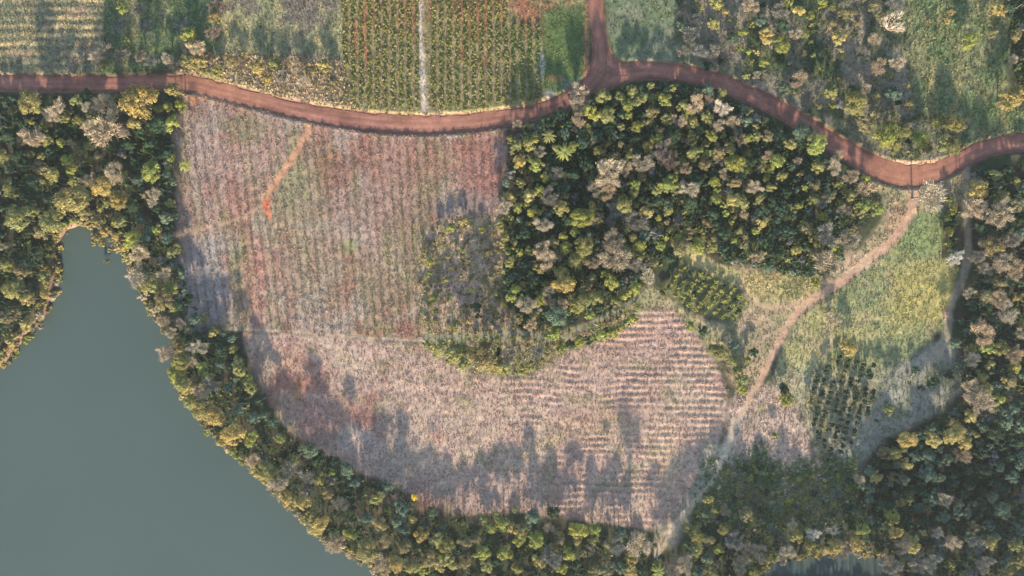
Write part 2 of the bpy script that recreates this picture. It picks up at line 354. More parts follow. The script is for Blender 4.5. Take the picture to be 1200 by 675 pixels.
for x, y, rx, ry, cc, a in ((300, 105, 20, 6, C(.4, .3, .2), .3), (345, 200, 14, 40, C(.21, .22, .10), .45), (408, 290, 8, 9, C(.22, .26, .10), .5), (330, 250, 40, 40, C(.26, .25, .14), .35), (560, 200, 30, 45, C(.29, .135, .11), .5), (470, 190, 60, 30, C(.30, .17, .13), .45), (392, 200, 22, 26, C(.30, .15, .11), .4),
                            (280, 240, 20, 24, C(.34, .18, .14), .5), (545, 240, 40, 14, C(.22, .185, .17), .5), (460, 330, 40, 40, C(.26, .23, .13), .35), (372, 330, 40, 40, C(.27, .24, .15), .35), (300, 330, 15, 50, C(.40, .22, .17), .45), (500, 330, 9, 40, C(.44, .28, .22), .5), (440, 240, 60, 30, C(.27, .18, .145), .4)):
    blob(x, y, rx, ry, cc, min(1, a * 1.4), .6)
# --- lower field
base = mixc(np.zeros_like(col) + C(.40, .285, .225), C(.29, .165, .13), sstep(.5, .7, fbm(gx, gy, 45, 81)) * (1 - .75 * sstep(430, 520, gx)))
base = mixc(base, C(.44, .34, .245), sstep(.5, .7, fbm(gx, gy, 28, 82)) * .7)
base = mixc(base, C(.25, .22, .12), sstep(.56, .75, fbm(gx, gy, 20, 83)) * .55)
dk = tri(low_v / 7.6 + .5); c = mixc(base, C(.27, .17, .13), (1 - dk) * .38 * wl_ * sstep(.3, .7, fbm(gx, gy, 26, 33)))
paint(m_low, c, 3.5, "lower_field")
for x, y, rx, ry, cc, a in ((345, 440, 26, 40, C(.34, .17, .13), .45), (370, 490, 26, 30, C(.34, .165, .13), .5), (405, 480, 12, 22, C(.36, .18, .13), .45), (350, 455, 8, 12, C(.40, .20, .08), .5), (410, 516, 12, 14, C(.40, .335, .29), .7), (430, 512, 10, 10, C(.38, .32, .28), .6), (512, 512, 7, 8, C(.42, .19, .12), .5),
                            (480, 590, 50, 14, C(.25, .13, .11), .4), (700, 500, 60, 20, C(.36, .22, .13), .3), (785, 540, 14, 40, C(.47, .34, .22), .5), (830, 545, 12, 30, C(.30, .29, .20), .6), (770, 390, 40, 25, C(.42, .27, .22), .5), (640, 460, 20, 30, C(.44, .30, .24), .5), (310, 430, 12, 25, C(.30, .27, .2), .5), (460, 520, 20, 50, C(.29, .23, .19), .5)):
    blob(x, y, rx, ry, cc, a, .6)
# --- shrubland and the grass strip below it
c = mixc(np.zeros_like(col) + C(.42, .30, .225), C(.33, .27, .16), sstep(.4, .6, n_mid)); c = mixc(c, C(.32, .22, .16), sstep(.55, .7, n_sm))
paint(psdf(gx, gy, SHRUBLAND) + wob * .6, c, 4, "shrub_ground")
c = mixc(np.zeros_like(col) + C(.21, .21, .12), C(.30, .255, .16), sstep(.4, .6, n_mid))
paint(psdf(gx, gy, STRIP) + wob * .4, c, 3, "shrub_ground")
# --- right side
c = mixc(np.zeros_like(col) + C(.33, .31, .14), C(.235, .26, .125), sstep(.42, .62, fbm(gx, gy, 30, 84))); c = mixc(c, C(.37, .30, .18), sstep(.55, .72, n_mid) * .8)
c = mixc(c, C(.20, .20, .10), (1 - tri((gx + .1 * gy) / 5.0)) * .3)
c = mixc(c, C(.19, .24, .10), .8 * sstep(1020, 1060, gx) * (1 - sstep(285, 315, gy)))
c = mixc(c, C(.36, .32, .12), sstep(1030, 1060, gx) * sstep(300, 330, gy) * (1 - sstep(365, 395, gy)))
c = mixc(c, C(.34, .31, .21), sstep(415, 450, gy) * .75)
paint(psdf(gx, gy, RIGHT_FIELD) + wob * .4, c, 4, "right_field")
c = mixc(np.zeros_like(col) + C(.27, .26, .20), C(.19, .20, .13), sstep(.45, .65, n_mid)); paint(psdf(gx, gy, GREY_PATCH) + wob * .5, c, 6, "right_field")  # dry grass of the grey patch, greyed because its shade is put into the colour
c = mixc(np.zeros_like(col) + C(.48, .36, .28), C(.38, .29, .22), sstep(.4, .6, n_mid)); c = mixc(c, C(.22, .215, .10), sstep(.58, .7, n_hue)); paint(psdf(gx, gy, TAN_FLAT) + wob * .6, c, 6, "dry_ground")
c = mixc(np.zeros_like(col) + C(.345, .265, .17), C(.26, .235, .13), sstep(.4, .62, n_mid)); paint(psdf(gx, gy, PATH_FLAT) + wob * .5, c, 6, "dry_ground")
c = mixc(np.zeros_like(col) + C(.42, .35, .17), C(.31, .285, .13), sstep(.4, .62, n_mid)); paint(psdf(gx, gy, YELLOW_MEADOW) + wob * .5, c, 5, "dry_ground"); paint(psdf(gx, gy, WOOD_STRIP) + wob * .3, c * 1.08, 3, "dry_ground")
c = mixc(np.zeros_like(col) + C(.41, .335, .19), C(.28, .26, .14), sstep(.4, .62, n_mid)); paint(psdf(gx, gy, TRIANGLE) + wob * .5, c, 5, "dry_ground")
c = mixc(np.zeros_like(col) + C(.24, .225, .13), C(.33, .27, .16), sstep(.4, .62, n_mid)); paint(psdf(gx, gy, ROADSIDE_RIGHT) + wob * .4, c, 5, "dry_ground")
c = mixc(np.zeros_like(col) + C(.36, .31, .235), C(.27, .25, .165), sstep(.4, .62, n_mid)); paint(psdf(gx, gy, TRACKSIDE) + wob * .6, c, 7, "dry_ground")
c = mixc(np.zeros_like(col) + C(.14, .18, .095), C(.26, .24, .17), sstep(.45, .65, n_hue)); paint(psdf(gx, gy, UNDER) - 3 + wob * 4.0, c, 20, "shrub_ground")
c = np.zeros_like(col) + C(.16, .165, .08); paint(psdf(gx, gy, PLANT) + wob * .2, c, 3, "dry_ground")  # darker ground: the shade between the bush rows is put into its colour
# --- tracks
TC = {"field": C(.40, .225, .135), "spur": C(.36, .25, .17), "line": C(.43, .335, .23), "right": C(.41, .265, .18), "fork": C(.40, .28, .18), "east": C(.30, .255, .19), "strip": C(.23, .235, .155)}  # strip: grass path whose grey-green also holds painted shade of the hedge
for nm, cc in TC.items():
    cc = mixc(np.zeros_like(col) + cc, C(.46, .37, .265), sstep(440, 520, gy)) if nm == 'right' else np.zeros_like(col) + cc
    paint(-tracks[nm], cc, 2.2, "track", .95 if nm in ("field", "line", "right") else .85 if nm in ("spur",) else .72)
blob(312, 240, 4.5, 7, C(.50, .15, .08), 1, .3); blob(315, 252, 2.2, 6, C(.48, .15, .08), 1, .3); blob(1000, 308, 28, 10, C(.47, .34, .225), .8); blob(1050, 262, 10, 22, C(.40, .25, .17), .6); blob(1110, 368, 5, 8, C(.46, .30, .22), .8)
# --- road cutting: bare red earth, paler bank at the bend and the loop by the wood
cutmask = 1 - sstep(.5, 3.5, rd + (n_sm - .5) * 2)
col = mixc(col, C(.26, .125, .085), cutmask * .9)
blob(1085, 192, 26, 3.5, C(.50, .31, .19), .9); blob(1055, 190, 16, 3, C(.44, .30, .2), .6); blob(240, 112, 22, 6, C(.45, .27, .18), .8); blob(226, 117, 6, 7, C(.42, .22, .13), .8); blob(1100, 200, 20, 5, C(.47, .22, .12), .5)
# --- muddy shore
shore = np.exp(-((WATER_SD - 0) / 3.0) ** 2); col = mixc(col, C(.28, .17, .11), shore * .75)
bed = sstep(2, 6, WATER_SD); col = mixc(col, C(.12, .10, .07), bed)
zone[bed > .5] = 0
col *= (.86 + .28 * n_sm)[..., None]

ny, nx = gx.shape
vid = np.arange(nx * ny).reshape(ny, nx)
quads = np.stack([vid[:-1, :-1], vid[:-1, 1:], vid[1:, 1:], vid[1:, :-1]], -1).reshape(-1, 4)
zq = zone[:-1, :-1].ravel()
allv = np.stack([GX, GY, H], -1).reshape(-1, 3); allc = col.reshape(-1, 3)
ZL = {"ground": "dark leaf-littered soil under the woods and round the lake", "main_field": "large pinkish brown field of stubbly rows running down the picture", "lower_field": "pale pinkish field with ridges running across, below the thin footpath",
      "striped_field": "straw and green striped field at the top left corner", "green_field": "green and olive meadow between the striped field and the crop rows", "crop_field": "field of green crop rows on red earth above the road",
      "road_verge": "straw coloured dry verge above the red road", "grass_clearing": "short green grass beside the road junction", "scrub_ground": "rough greyish scrub ground above the road", "top_meadow": "green meadow at the top right with one sunlit strip",
      "right_field": "yellow-green grassy field inside the curving track", "dry_ground": "worn dry tan ground beside the track and woods", "shrub_ground": "brown rough ground under low bushes", "track": "narrow worn earth tracks through the fields"}
for zi, zn in enumerate(ZN):
    f = quads[zq == zi]
    if not len(f): continue
    u, inv = np.unique(f, return_inverse=True)
    me = mesh_np(zn, allv[u], inv.ravel(), np.full(len(f), 4), allc[u], smooth=True)
    tag(add_obj(zn, me, M_SOIL), ZL[zn], kind="structure")
def hgt(x, y):
    x = np.asarray(x, float); y = np.asarray(y, float)
    i = np.clip(np.searchsorted(xs, x) - 1, 0, nx - 2); j = np.clip(np.searchsorted(ys, y) - 1, 0, ny - 2)
    fx = np.clip((x - xs[i]) / (xs[i + 1] - xs[i]), 0, 1); fy = np.clip((y - ys[j]) / (ys[j + 1] - ys[j]), 0, 1)
    return (H[j, i] * (1 - fx) + H[j, i + 1] * fx) * (1 - fy) + (H[j + 1, i] * (1 - fx) + H[j + 1, i + 1] * fx) * fy
def samp(A, px, py):
    x = X(px); y = Y(py)
    i = np.clip(np.searchsorted(xs, x) - 1, 0, nx - 1); j = np.clip(np.searchsorted(ys, y) - 1, 0, ny - 1)
    return A[j, i]

# ------------------------------------------------------------------ road surface
def ribbon(name, sm, z, label, ragged=2.0, seed=0):
    p = sm[:, :2]; t = np.gradient(p, axis=0); t /= np.linalg.norm(t, axis=1)[:, None] + 1e-9
    nrm = np.stack([-t[:, 1], t[:, 0]], 1)
    K = 17; us = np.linspace(-1, 1, K); V = []; CC = []
    s = np.cumsum(np.r_[0, np.hypot(*np.diff(p, axis=0).T)])
    for u in us:
        rag = (vnoise(s / 9, np.full_like(s, 3.1 + np.sign(u) * 7), seed) - .5) * 2 * ragged * abs(u) ** 3
        off = u * (sm[:, 2] * .5) + np.sign(u) * rag
        q = p + nrm * off[:, None]
        rut = np.exp(-((abs(u) - .36) / .13) ** 2)
        lm = (vnoise(s / 30, np.full_like(s, u * 2.2), seed + 3) - .5)
        zz = z + .05 * (1 - u * u) - .05 * rut + (.10 * max(0, (abs(u) - .82) / .18)) * vnoise(s / 5, s * 0 + u * 9, seed + 5)
        V.append(np.stack([X(q[:, 0]), Y(q[:, 1]), zz], 1))
        c = C(.250, .120, .090) * (1 + .16 * rut - .22 * max(0, (abs(u) - .7) / .3))
        c = c[None] * (1 + .5 * lm)[:, None]
        ora = sstep(1000, 1060, p[:, 0]) * (1 - sstep(1090, 1125, p[:, 0])) + (sstep(205, 235, p[:, 0]) * (1 - sstep(280, 330, p[:, 0]))) * .8 + .35 * sstep(440, 480, p[:, 0]) * (1 - sstep(560, 600, p[:, 0]))
        c = mixc(c, C(.34, .165, .105), np.clip(ora, 0, 1) * .75)
        CC.append(c)
    n = len(p); V = np.concatenate(V); CC = np.concatenate(CC)
    ids = np.arange(K * n).reshape(K, n)
    q = np.stack([ids[:-1, :-1], ids[:-1, 1:], ids[1:, 1:], ids[1:, :-1]], -1).reshape(-1, 4)
    me = mesh_np(name, V, q.ravel(), np.full(len(q), 4), CC, True)
    tag(add_obj(name, me, M_ROAD), label, kind="structure")
ribbon("dirt_road", smooth_line(ROAD, 2.0), ROAD_Z + .0, "wide red dirt road winding from edge to edge")
ribbon("side_road", smooth_line(SIDE_ROAD, 2.0), ROAD_Z + .012, "red dirt side road coming down from the top to the junction", .8, 4)
ribbon("road_corner", smooth_line(SIDE_ROAD_B, 2.0), ROAD_Z + .024, "red dirt corner joining the side road to the main road", .8, 8)

# ------------------------------------------------------------------ water
def water(name, poly, label):
    me = bpy.data.meshes.new(name)
    me.from_pydata([(float(X(a)), float(Y(b)), WATER_Z) for a, b in poly], [], [list(range(len(poly)))]); me.update()
    tag(add_obj(name, me, M_WATER), label, kind="structure")
def grow(poly, k):
    p = np.array(poly, float); q = np.roll(p, -1, 0); r = np.roll(p, 1, 0)
    area = np.sum(p[:, 0] * q[:, 1] - q[:, 0] * p[:, 1]); sgn = 1 if area > 0 else -1
    t = q - r; t /= np.linalg.norm(t, axis=1)[:, None]; nn = np.stack([t[:, 1], -t[:, 0]], 1) * sgn
    return p + nn * k
water("lake", grow(LAKE, 5), "broad grey-green lake at the lower left"); water("pond", grow(POND, 5), "dark blue-grey water at the bottom edge")

# ------------------------------------------------------------------ tufts: grass, stubble, weeds (one mesh for each kind of cover)
def tufts(name, px, py, cols, size, label, k=5, width=.28, flat=.5, hide_on_road=True, mat=None):
    if hide_on_road:
        ok = (samp(rd, px, py) > .8) & (samp(WATER_SD, px, py) < 0)
        for nm in TC: ok &= (samp(tracks[nm], px, py) > -.5) | (rng.random(len(px)) < .12)
        px, py, cols = px[ok], py[ok], cols[ok]; size = size[ok]
    n = len(px); x = X(px); y = Y(py); z = hgt(x, y) - .04
    az = rng.random((n, k)) * 2 * np.pi; el = rng.uniform(flat * .5, flat * .5 + .9, (n, k))
    ln = size[:, None] * rng.uniform(.6, 1.25, (n, k)); w = ln * width * rng.uniform(.7, 1.4, (n, k))
    bx = x[:, None] + (rng.random((n, k)) - .5) * size[:, None] * .8; by = y[:, None] + (rng.random((n, k)) - .5) * size[:, None] * .8
    dx = np.cos(az); dy = np.sin(az); ch = np.cos(el) * ln; sh = np.sin(el) * ln
    a = np.stack([bx - dy * w, by + dx * w, z[:, None] + 0 * w], -1); b = np.stack([bx + dy * w, by - dx * w, z[:, None] + 0 * w], -1)
    t = np.stack([bx + dx * ch, by + dy * ch, z[:, None] + sh], -1)
    V = np.stack([a, b, t], 2).reshape(-1, 3)
    cc = cols[:, None, :] * rng.uniform(.82, 1.2, (n, k, 1)); CCc = np.repeat(cc.reshape(-1, 3), 3, 0)
    me = mesh_np(name, V, np.arange(len(V)), np.full(n * k, 3), CCc)
    tag(add_obj(name, me, mat or M_GRASS), label, kind="stuff"); return n
def pts_in(poly, n, margin=0):
    p = np.array(poly); lo = np.maximum(p.min(0), (-45, -40)); hi = np.minimum(p.max(0), (1245, 770))
    px = rng.uniform(lo[0], hi[0], n); py = rng.uniform(lo[1], hi[1], n)
    ok = psdf(px, py, poly) + (fbm(px, py, 8, 91) - .5) * 8 > margin
    return px[ok], py[ok]
def pick(n, pal, w):
    pal = np.array(pal); i = rng.choice(len(pal), n, p=np.array(w) / np.sum(w)); return pal[i] * rng.uniform(.8, 1.2, (n, 1))
STRAW = (.46, .36, .22); PINKS = (.42, .30, .235); GREYS = (.33, .29, .25); BROWN = (.22, .14, .10); GREEN = (.13, .17, .06); YGREEN = (.23, .23, .07); DKGREEN = (.085, .125, .06); OLIVE = (.17, .16, .075)
# main field stubble in rows
px, py = pts_in(MAIN_FIELD, 34000)
u = row_main(px, py); px = px - ((u % 1) - .5) * 10.6 * (rng.random(len(px)) < .55) * rng.uniform(.3, 1, len(px))
gr = sstep(.45, .65, fbm(px, py * .4, 24, 78)) + .08 + sstep(.55, .85, vnoise(np.floor(u) * 2.9, py / 70, 12)) * .7
cols = np.where((rng.random(len(px)) < gr * .42)[:, None], pick(len(px), [GREEN, YGREEN, OLIVE], [1, 1.2, 1.4]), pick(len(px), [STRAW, PINKS, GREYS, BROWN], [.7, 2.6, 1.4, .8]))
cols = .75 * samp(col, px, py) * rng.uniform(.9, 1.25, (len(px), 1)) + .25 * cols
tufts("field_stubble", px, py, cols, rng.uniform(.3, .7, len(px)), "dry stubble and weeds in rows over the large field", 5)
px, py = pts_in(LOWER_FIELD, 27000)
k = (rng.random(len(px)) < .8 * sstep(560, 640, px) * sstep(.3, .6, fbm(px, py, 26, 33))); v = (py + (fbm(px, py, 60, 31) - .5) * 9 - .02 * px) / 7.6; py = py - ((v % 1) - .0 - (v % 1 > .5)) * 7.6 * k * rng.uniform(.5, .95, len(px))
cols = np.where((rng.random(len(px)) < .12)[:, None], pick(len(px), [YGREEN, OLIVE], [1, 1.5]), pick(len(px), [STRAW, PINKS, GREYS, BROWN], [1.2, 2.4, 1.2, .8]))
cols = .75 * samp(col, px, py) * rng.uniform(.9, 1.25, (len(px), 1)) + .25 * cols
tufts("ridge_stubble", px, py, cols, rng.uniform(.3, .7, len(px)), "dry pinkish stubble along the ridges of the lower field", 5)
# crop rows: each green row its own thing
n_row = 0
ORD = ["first", "second", "third", "fourth", "fifth", "sixth", "seventh", "eighth", "ninth", "tenth", "eleventh", "twelfth", "thirteenth", "fourteenth", "fifteenth", "sixteenth", "seventeenth", "eighteenth", "nineteenth", "twentieth", "twenty-first", "twenty-second", "twenty-third", "twenty-fourth", "twenty-fifth"]
row_px = [400 + 9.4 * (i + .5) for i in range(25)]
left = [x for x in row_px if x < 490][::-1]; right = [x for x in row_px if x > 500]
def crop_row(xr, label):
    yy = np.arange(-30, 131, 1.6); dens = fbm(np.full_like(yy, xr), yy, 22, 95)
    dens = np.where(xr > 600, 1.0, dens); low = np.interp(xr, [400, 440, 560, 610, 660, 690], [121, 128, 128, 121, 108, 90])
    keep = (yy < low + rng.uniform(-3, 1, len(yy))) & (rng.random(len(yy)) < np.clip(.5 + .9 * dens, 0, 1))
    if xr > 600: keep &= (yy > 26)
    yy = yy[keep]; n = len(yy); k = 15
    px = xr + rng.normal(0, 1.15, n) + 1.5 * (vnoise(yy / 18, np.full(n, xr)) - .5) ; yj = yy + rng.normal(0, .5, n)
    x = X(px)[:, None]; y = Y(yj)[:, None]; z = hgt(X(px), Y(yj))[:, None]; r = rng.uniform(.35, .75, (n, 1))
    d = rng.normal(size=(n, k, 3)); d[..., 2] = np.abs(d[..., 2]); d /= np.linalg.norm(d, axis=-1, keepdims=True)
    cen = np.stack([x + d[..., 0] * r, y + d[..., 1] * r, z + d[..., 2] * r * 1.3 + .1], -1)
    V, L_, Cn = leaf_tris(cen.reshape(-1, 3), d.reshape(-1, 3), .34)
    base = pick(n, [(.20, .215, .060), (.27, .265, .080), (.17, .195, .065), (.29, .255, .10), (.30, .25, .14)], [2, 2.4, 1.2, 1.4, .9])
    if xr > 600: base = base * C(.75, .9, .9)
    cc = np.repeat(base, k, 0) * rng.uniform(.82, 1.18, (n * k, 1))
    me = mesh_np("crop_row", V, L_, Cn, np.repeat(cc, 3, 0))
    tag(add_obj("crop_row", me, M_GRASS), label, "crop row", "green crop rows on the red field")
def leaf_tris(cen, nrm, size):
    n = len(cen); nj = nrm + rng.normal(0, .45, (n, 3)); nj /= np.linalg.norm(nj, axis=1)[:, None]
    r = rng.normal(size=(n, 3)); t = np.cross(nj, r); t /= np.linalg.norm(t, axis=1)[:, None] + 1e-9; b = np.cross(nj, t)
    s = size * rng.uniform(.7, 1.35, (n, 1))
    V = np.stack([cen - t * s * .8 - b * s * .5, cen + t * s * .8 - b * s * .5, cen + b * s * .95], 1).reshape(-1, 3)
    return V, np.arange(n * 3), np.full(n, 3)
for i, xr in enumerate(left): crop_row(xr, "green crop row on red soil, %s to the left of the whitish strip" % ORD[i])
for i, xr in enumerate(right): crop_row(xr, "green crop row on red soil, %s to the right of the whitish strip" % ORD[i])
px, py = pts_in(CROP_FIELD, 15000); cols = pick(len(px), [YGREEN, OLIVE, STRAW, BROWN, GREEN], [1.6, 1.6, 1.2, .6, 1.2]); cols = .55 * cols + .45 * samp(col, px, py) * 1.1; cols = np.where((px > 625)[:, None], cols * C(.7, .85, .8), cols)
lush = sstep(.42, .6, fbm(px, py, 34, 99)) * sstep(505, 545, px) * sstep(12, 34, py); cols = cols * (1 - lush[:, None] * .75) + lush[:, None] * .75 * pick(len(px), [(.17, .215, .06), (.24, .26, .07), (.12, .17, .055)], [1, 1, 1])
tufts("field_weeds", px, py, cols, rng.uniform(.3, .7, len(px)), "low weeds between the green crop rows", 4)
# verges, meadows, scrub
px, py = pts_in(VERGE, 9000); cols = pick(len(px), [STRAW, (.50, .40, .22), OLIVE, PINKS, GREYS], [2, 1.2, 1, .9, .7]); tufts("dry_grass", px, py, cols, rng.uniform(.5, 1.2, len(px)), "tall straw coloured grass on the verge above the road", 7)
a = [pts_in(p, n) for p, n in ((STRIPE_FIELD, 7000), (GREEN_FIELD, 6500), (MEADOW_BAND, 5500))]; px = np.concatenate([q[0] for q in a]); py = np.concatenate([q[1] for q in a])
cols = samp(col, px, py) * rng.uniform(.75, 1.35, (len(px), 1)); tufts("meadow_grass", px, py, cols, rng.uniform(.3, .75, len(px)), "grass tufts over the green and striped fields at the top left", 5)
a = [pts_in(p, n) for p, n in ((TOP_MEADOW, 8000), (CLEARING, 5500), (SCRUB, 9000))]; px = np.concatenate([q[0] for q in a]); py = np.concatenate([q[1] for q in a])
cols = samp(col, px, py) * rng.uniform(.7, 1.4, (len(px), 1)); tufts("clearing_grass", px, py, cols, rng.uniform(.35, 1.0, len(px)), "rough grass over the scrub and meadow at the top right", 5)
a = [pts_in(p, n) for p, n in ((RIGHT_FIELD, 12000), (GREY_PATCH, 4000), (TAN_FLAT, 3000), (PATH_FLAT, 2600), (YELLOW_MEADOW, 700), (WOOD_STRIP, 350), (TRIANGLE, 1700), (ROADSIDE_RIGHT, 4000))]; px = np.concatenate([q[0] for q in a]); py = np.concatenate([q[1] for q in a])
ok = (samp(tracks["right"], px, py) > -1) & (samp(tracks["east"], px, py) > -1); px, py = px[ok], py[ok]
cols = samp(col, px, py) * rng.uniform(.75, 1.35, (len(px), 1)); tufts("pasture_grass", px, py, cols, rng.uniform(.3, .8, len(px)), "grass tufts over the yellow-green field and tan flats at the right", 5)
a = [pts_in(p, n) for p, n in ((SHRUBLAND, 3200), (STRIP, 4000))]; px = np.concatenate([q[0] for q in a]); py = np.concatenate([q[1] for q in a])
cols = pick(len(px), [STRAW, BROWN, OLIVE, YGREEN, GREYS, (.30, .17, .11)], [1.4, 1.2, 1.6, 1, 1, 1]); tufts("brush", px, py, cols * 1.25, rng.uniform(.35, .85, len(px)), "mixed brown and olive brush beside the central wood", 5)
px, py = pts_in([(a, b - (26 if b < 580 else 0)) for a, b in UNDER], 9500, -8); ok = rng.random(len(px)) < sstep(-24, 24, psdf(px, py, UNDER) + (fbm(px, py, 30, 97) - .5) * 50); px, py = px[ok], py[ok]
ud = sstep(.4, .65, fbm(px, py, 30, 98))[:, None]; cols = pick(len(px), [DKGREEN, GREEN, OLIVE, GREYS], [2.4, 1.6, .8, .4]) * (1 - ud) + ud * pick(len(px), [GREEN, OLIVE, GREYS, YGREEN], [1.4, 1.4, 1.2, .7]); tufts("undergrowth", px, py, cols * 1.5, rng.uniform(.4, 1.3, len(px)), "low dark green undergrowth above the wooded shore at the bottom", 8, .35)

# ------------------------------------------------------------------ woods: outlines for filling
F_LEFT = [(-60, 114), (140, 112), (214, 114), (210, 150), (203, 165), (204, 215), (206, 262), (216, 322), (236, 372), (268, 392), (284, 412), (298, 452), (326, 496), (368, 530), (420, 556), (466, 575), (510, 604), (600, 606), (690, 618), (768, 634), (780, 660), (782, 760), (-60, 760)]
F_MID = [(594, 156), (650, 142), (682, 118), (720, 104), (770, 94), (830, 102), (880, 126), (930, 156), (980, 192), (1026, 226), (1032, 248), (1004, 270), (996, 300), (972, 322), (940, 326), (900, 316), (860, 312), (820, 292), (800, 288), (786, 302), (758, 330), (745, 342), (700, 368), (650, 384), (606, 384), (590, 342), (592, 290), (588, 250), (595, 200)]
F_RIGHT = [(1142, 200), (1260, 180), (1260, 760), (784, 760), (800, 640), (808, 622), (880, 604), (960, 622), (1000, 590), (1010, 556), (1040, 515), (1100, 488), (1134, 464), (1120, 425), (1128, 380), (1144, 330), (1148, 280), (1142, 230)]
F_SCRUB = [(800, -40), (1062, -40), (1058, 60), (1064, 120), (1130, 150), (1120, 172), (1080, 184), (1036, 172), (960, 128), (905, 104), (850, 80), (806, 52)]
F_TOPR = [(1170, -40), (1260, -40), (1260, 140), (1196, 120), (1182, 60)]
a = [pts_in(p, n, 2) for p, n in ((F_LEFT, 16000), (F_MID, 8000), (F_RIGHT, 9000), (F_TOPR, 1500))]; px = np.concatenate([q[0] for q in a]); py = np.concatenate([q[1] for q in a])
cols = pick(len(px), [DKGREEN, GREEN, OLIVE, (.05, .07, .04)], [2.4, 1, .6, 1]); tufts("wood_undergrowth", px, py, cols, rng.uniform(.6, 1.7, len(px)), "dark green undergrowth on the floor of the woods", 6, .35)

# ------------------------------------------------------------------ tree prototypes (unit crown radius)
def crown_arrays(nl, nleaf, leaf, seed, flat=.75, quad=True, spread=.62):
    g = np.random.default_rng(seed)
    a = g.random(nl) * 2 * np.pi; rr = np.sqrt(g.random(nl)) * spread; rr[0] = 0
    zc = (1 - (rr / .85) ** 2) * .5 * flat + g.normal(0, .15, nl); lr = g.uniform(.13, .36, nl) * (1.1 - .25 * rr)
    cx, cy = np.cos(a) * rr, np.sin(a) * rr
    li = g.choice(nl, nleaf, p=lr ** 2 / np.sum(lr ** 2))
    d = g.normal(size=(nleaf, 3)); d[:, 2] = np.where(d[:, 2] < -.3, -d[:, 2], d[:, 2]); d /= np.linalg.norm(d, axis=1)[:, None]
    rad = lr[li] * g.uniform(.5, 1.18, nleaf)
    cen = np.stack([cx[li] + d[:, 0] * rad, cy[li] + d[:, 1] * rad, zc[li] + d[:, 2] * rad * .9], 1)
    nj = d + g.normal(0, .28, (nleaf, 3)); nj /= np.linalg.norm(nj, axis=1)[:, None]
    r = g.normal(size=(nleaf, 3)); t = np.cross(nj, r); t /= np.linalg.norm(t, axis=1)[:, None]; b = np.cross(nj, t)
    s = leaf * g.uniform(.65, 1.4, (nleaf, 1))
    if quad:
        V = np.stack([cen - t * s, cen - b * s * .62, cen + t * s, cen + b * s * .62], 1).reshape(-1, 3); kk = 4
    else:
        V = np.stack([cen - t * s - b * s * .5, cen + t * s - b * s * .5, cen + b * s], 1).reshape(-1, 3); kk = 3
    lobec = g.uniform(.78, 1.22, nl)[li] * g.uniform(.72, 1.28, nleaf)
    warm = g.uniform(-.08, .08, nl)[li]
    cc = np.stack([lobec * (1 + warm), lobec, lobec * (1 - warm)], 1)
    return V, np.repeat(cc, kk, 0), kk
def tube(p0, p1, r0, r1, n=6):
    p0 = np.array(p0, float); p1 = np.array(p1, float); d = p1 - p0; d /= np.linalg.norm(d) + 1e-9
    u = np.cross(d, (0, 0, 1) if abs(d[2]) < .9 else (1, 0, 0)); u /= np.linalg.norm(u); v = np.cross(d, u)
    a = np.arange(n) / n * 2 * np.pi
    ring = np.cos(a)[:, None] * u + np.sin(a)[:, None] * v
    V = np.concatenate([p0 + ring * r0, p1 + ring * r1]); F = [[i, (i + 1) % n, n + (i + 1) % n, n + i] for i in range(n)]
    F.append(list(range(n, 2 * n))); return V, F
def join_tubes(name, segs):
    V = []; F = []; o = 0
    for s in segs:
        v, f = tube(*s); V.append(v); F += [[i + o for i in q] for q in f]; o += len(v)
    me = bpy.data.meshes.new(name); me.from_pydata(np.concatenate(V).tolist(), [], F); me.update(); return me
def trunk_mesh(seed):
    """unit height, limbs near the top spreading into the crown"""
    g = np.random.default_rng(seed); segs = []; p = np.array([0, 0, 0.]); r = .034
    for z in (.2, .42, .62):
        q = np.array([g.normal(0, .012), g.normal(0, .012), z]); segs.append((p, q, r * (1.5 if z == .2 else 1), r * .85, 7)); p = q; r *= .85
    for k in range(5):
        a = k / 5 * 2 * np.pi + g.random(); e = np.array([np.cos(a) * g.uniform(.12, .22), np.sin(a) * g.uniform(.12, .22), g.uniform(.78, .92)])
        m = (p + e) / 2 + (0, 0, -.03); segs.append((p, m, r * .7, r * .45, 5)); segs.append((m, e, r * .45, r * .15, 5))
    segs.append((p, (0, 0, .95), r * .7, r * .2, 5)); return join_tubes("trunk", segs)
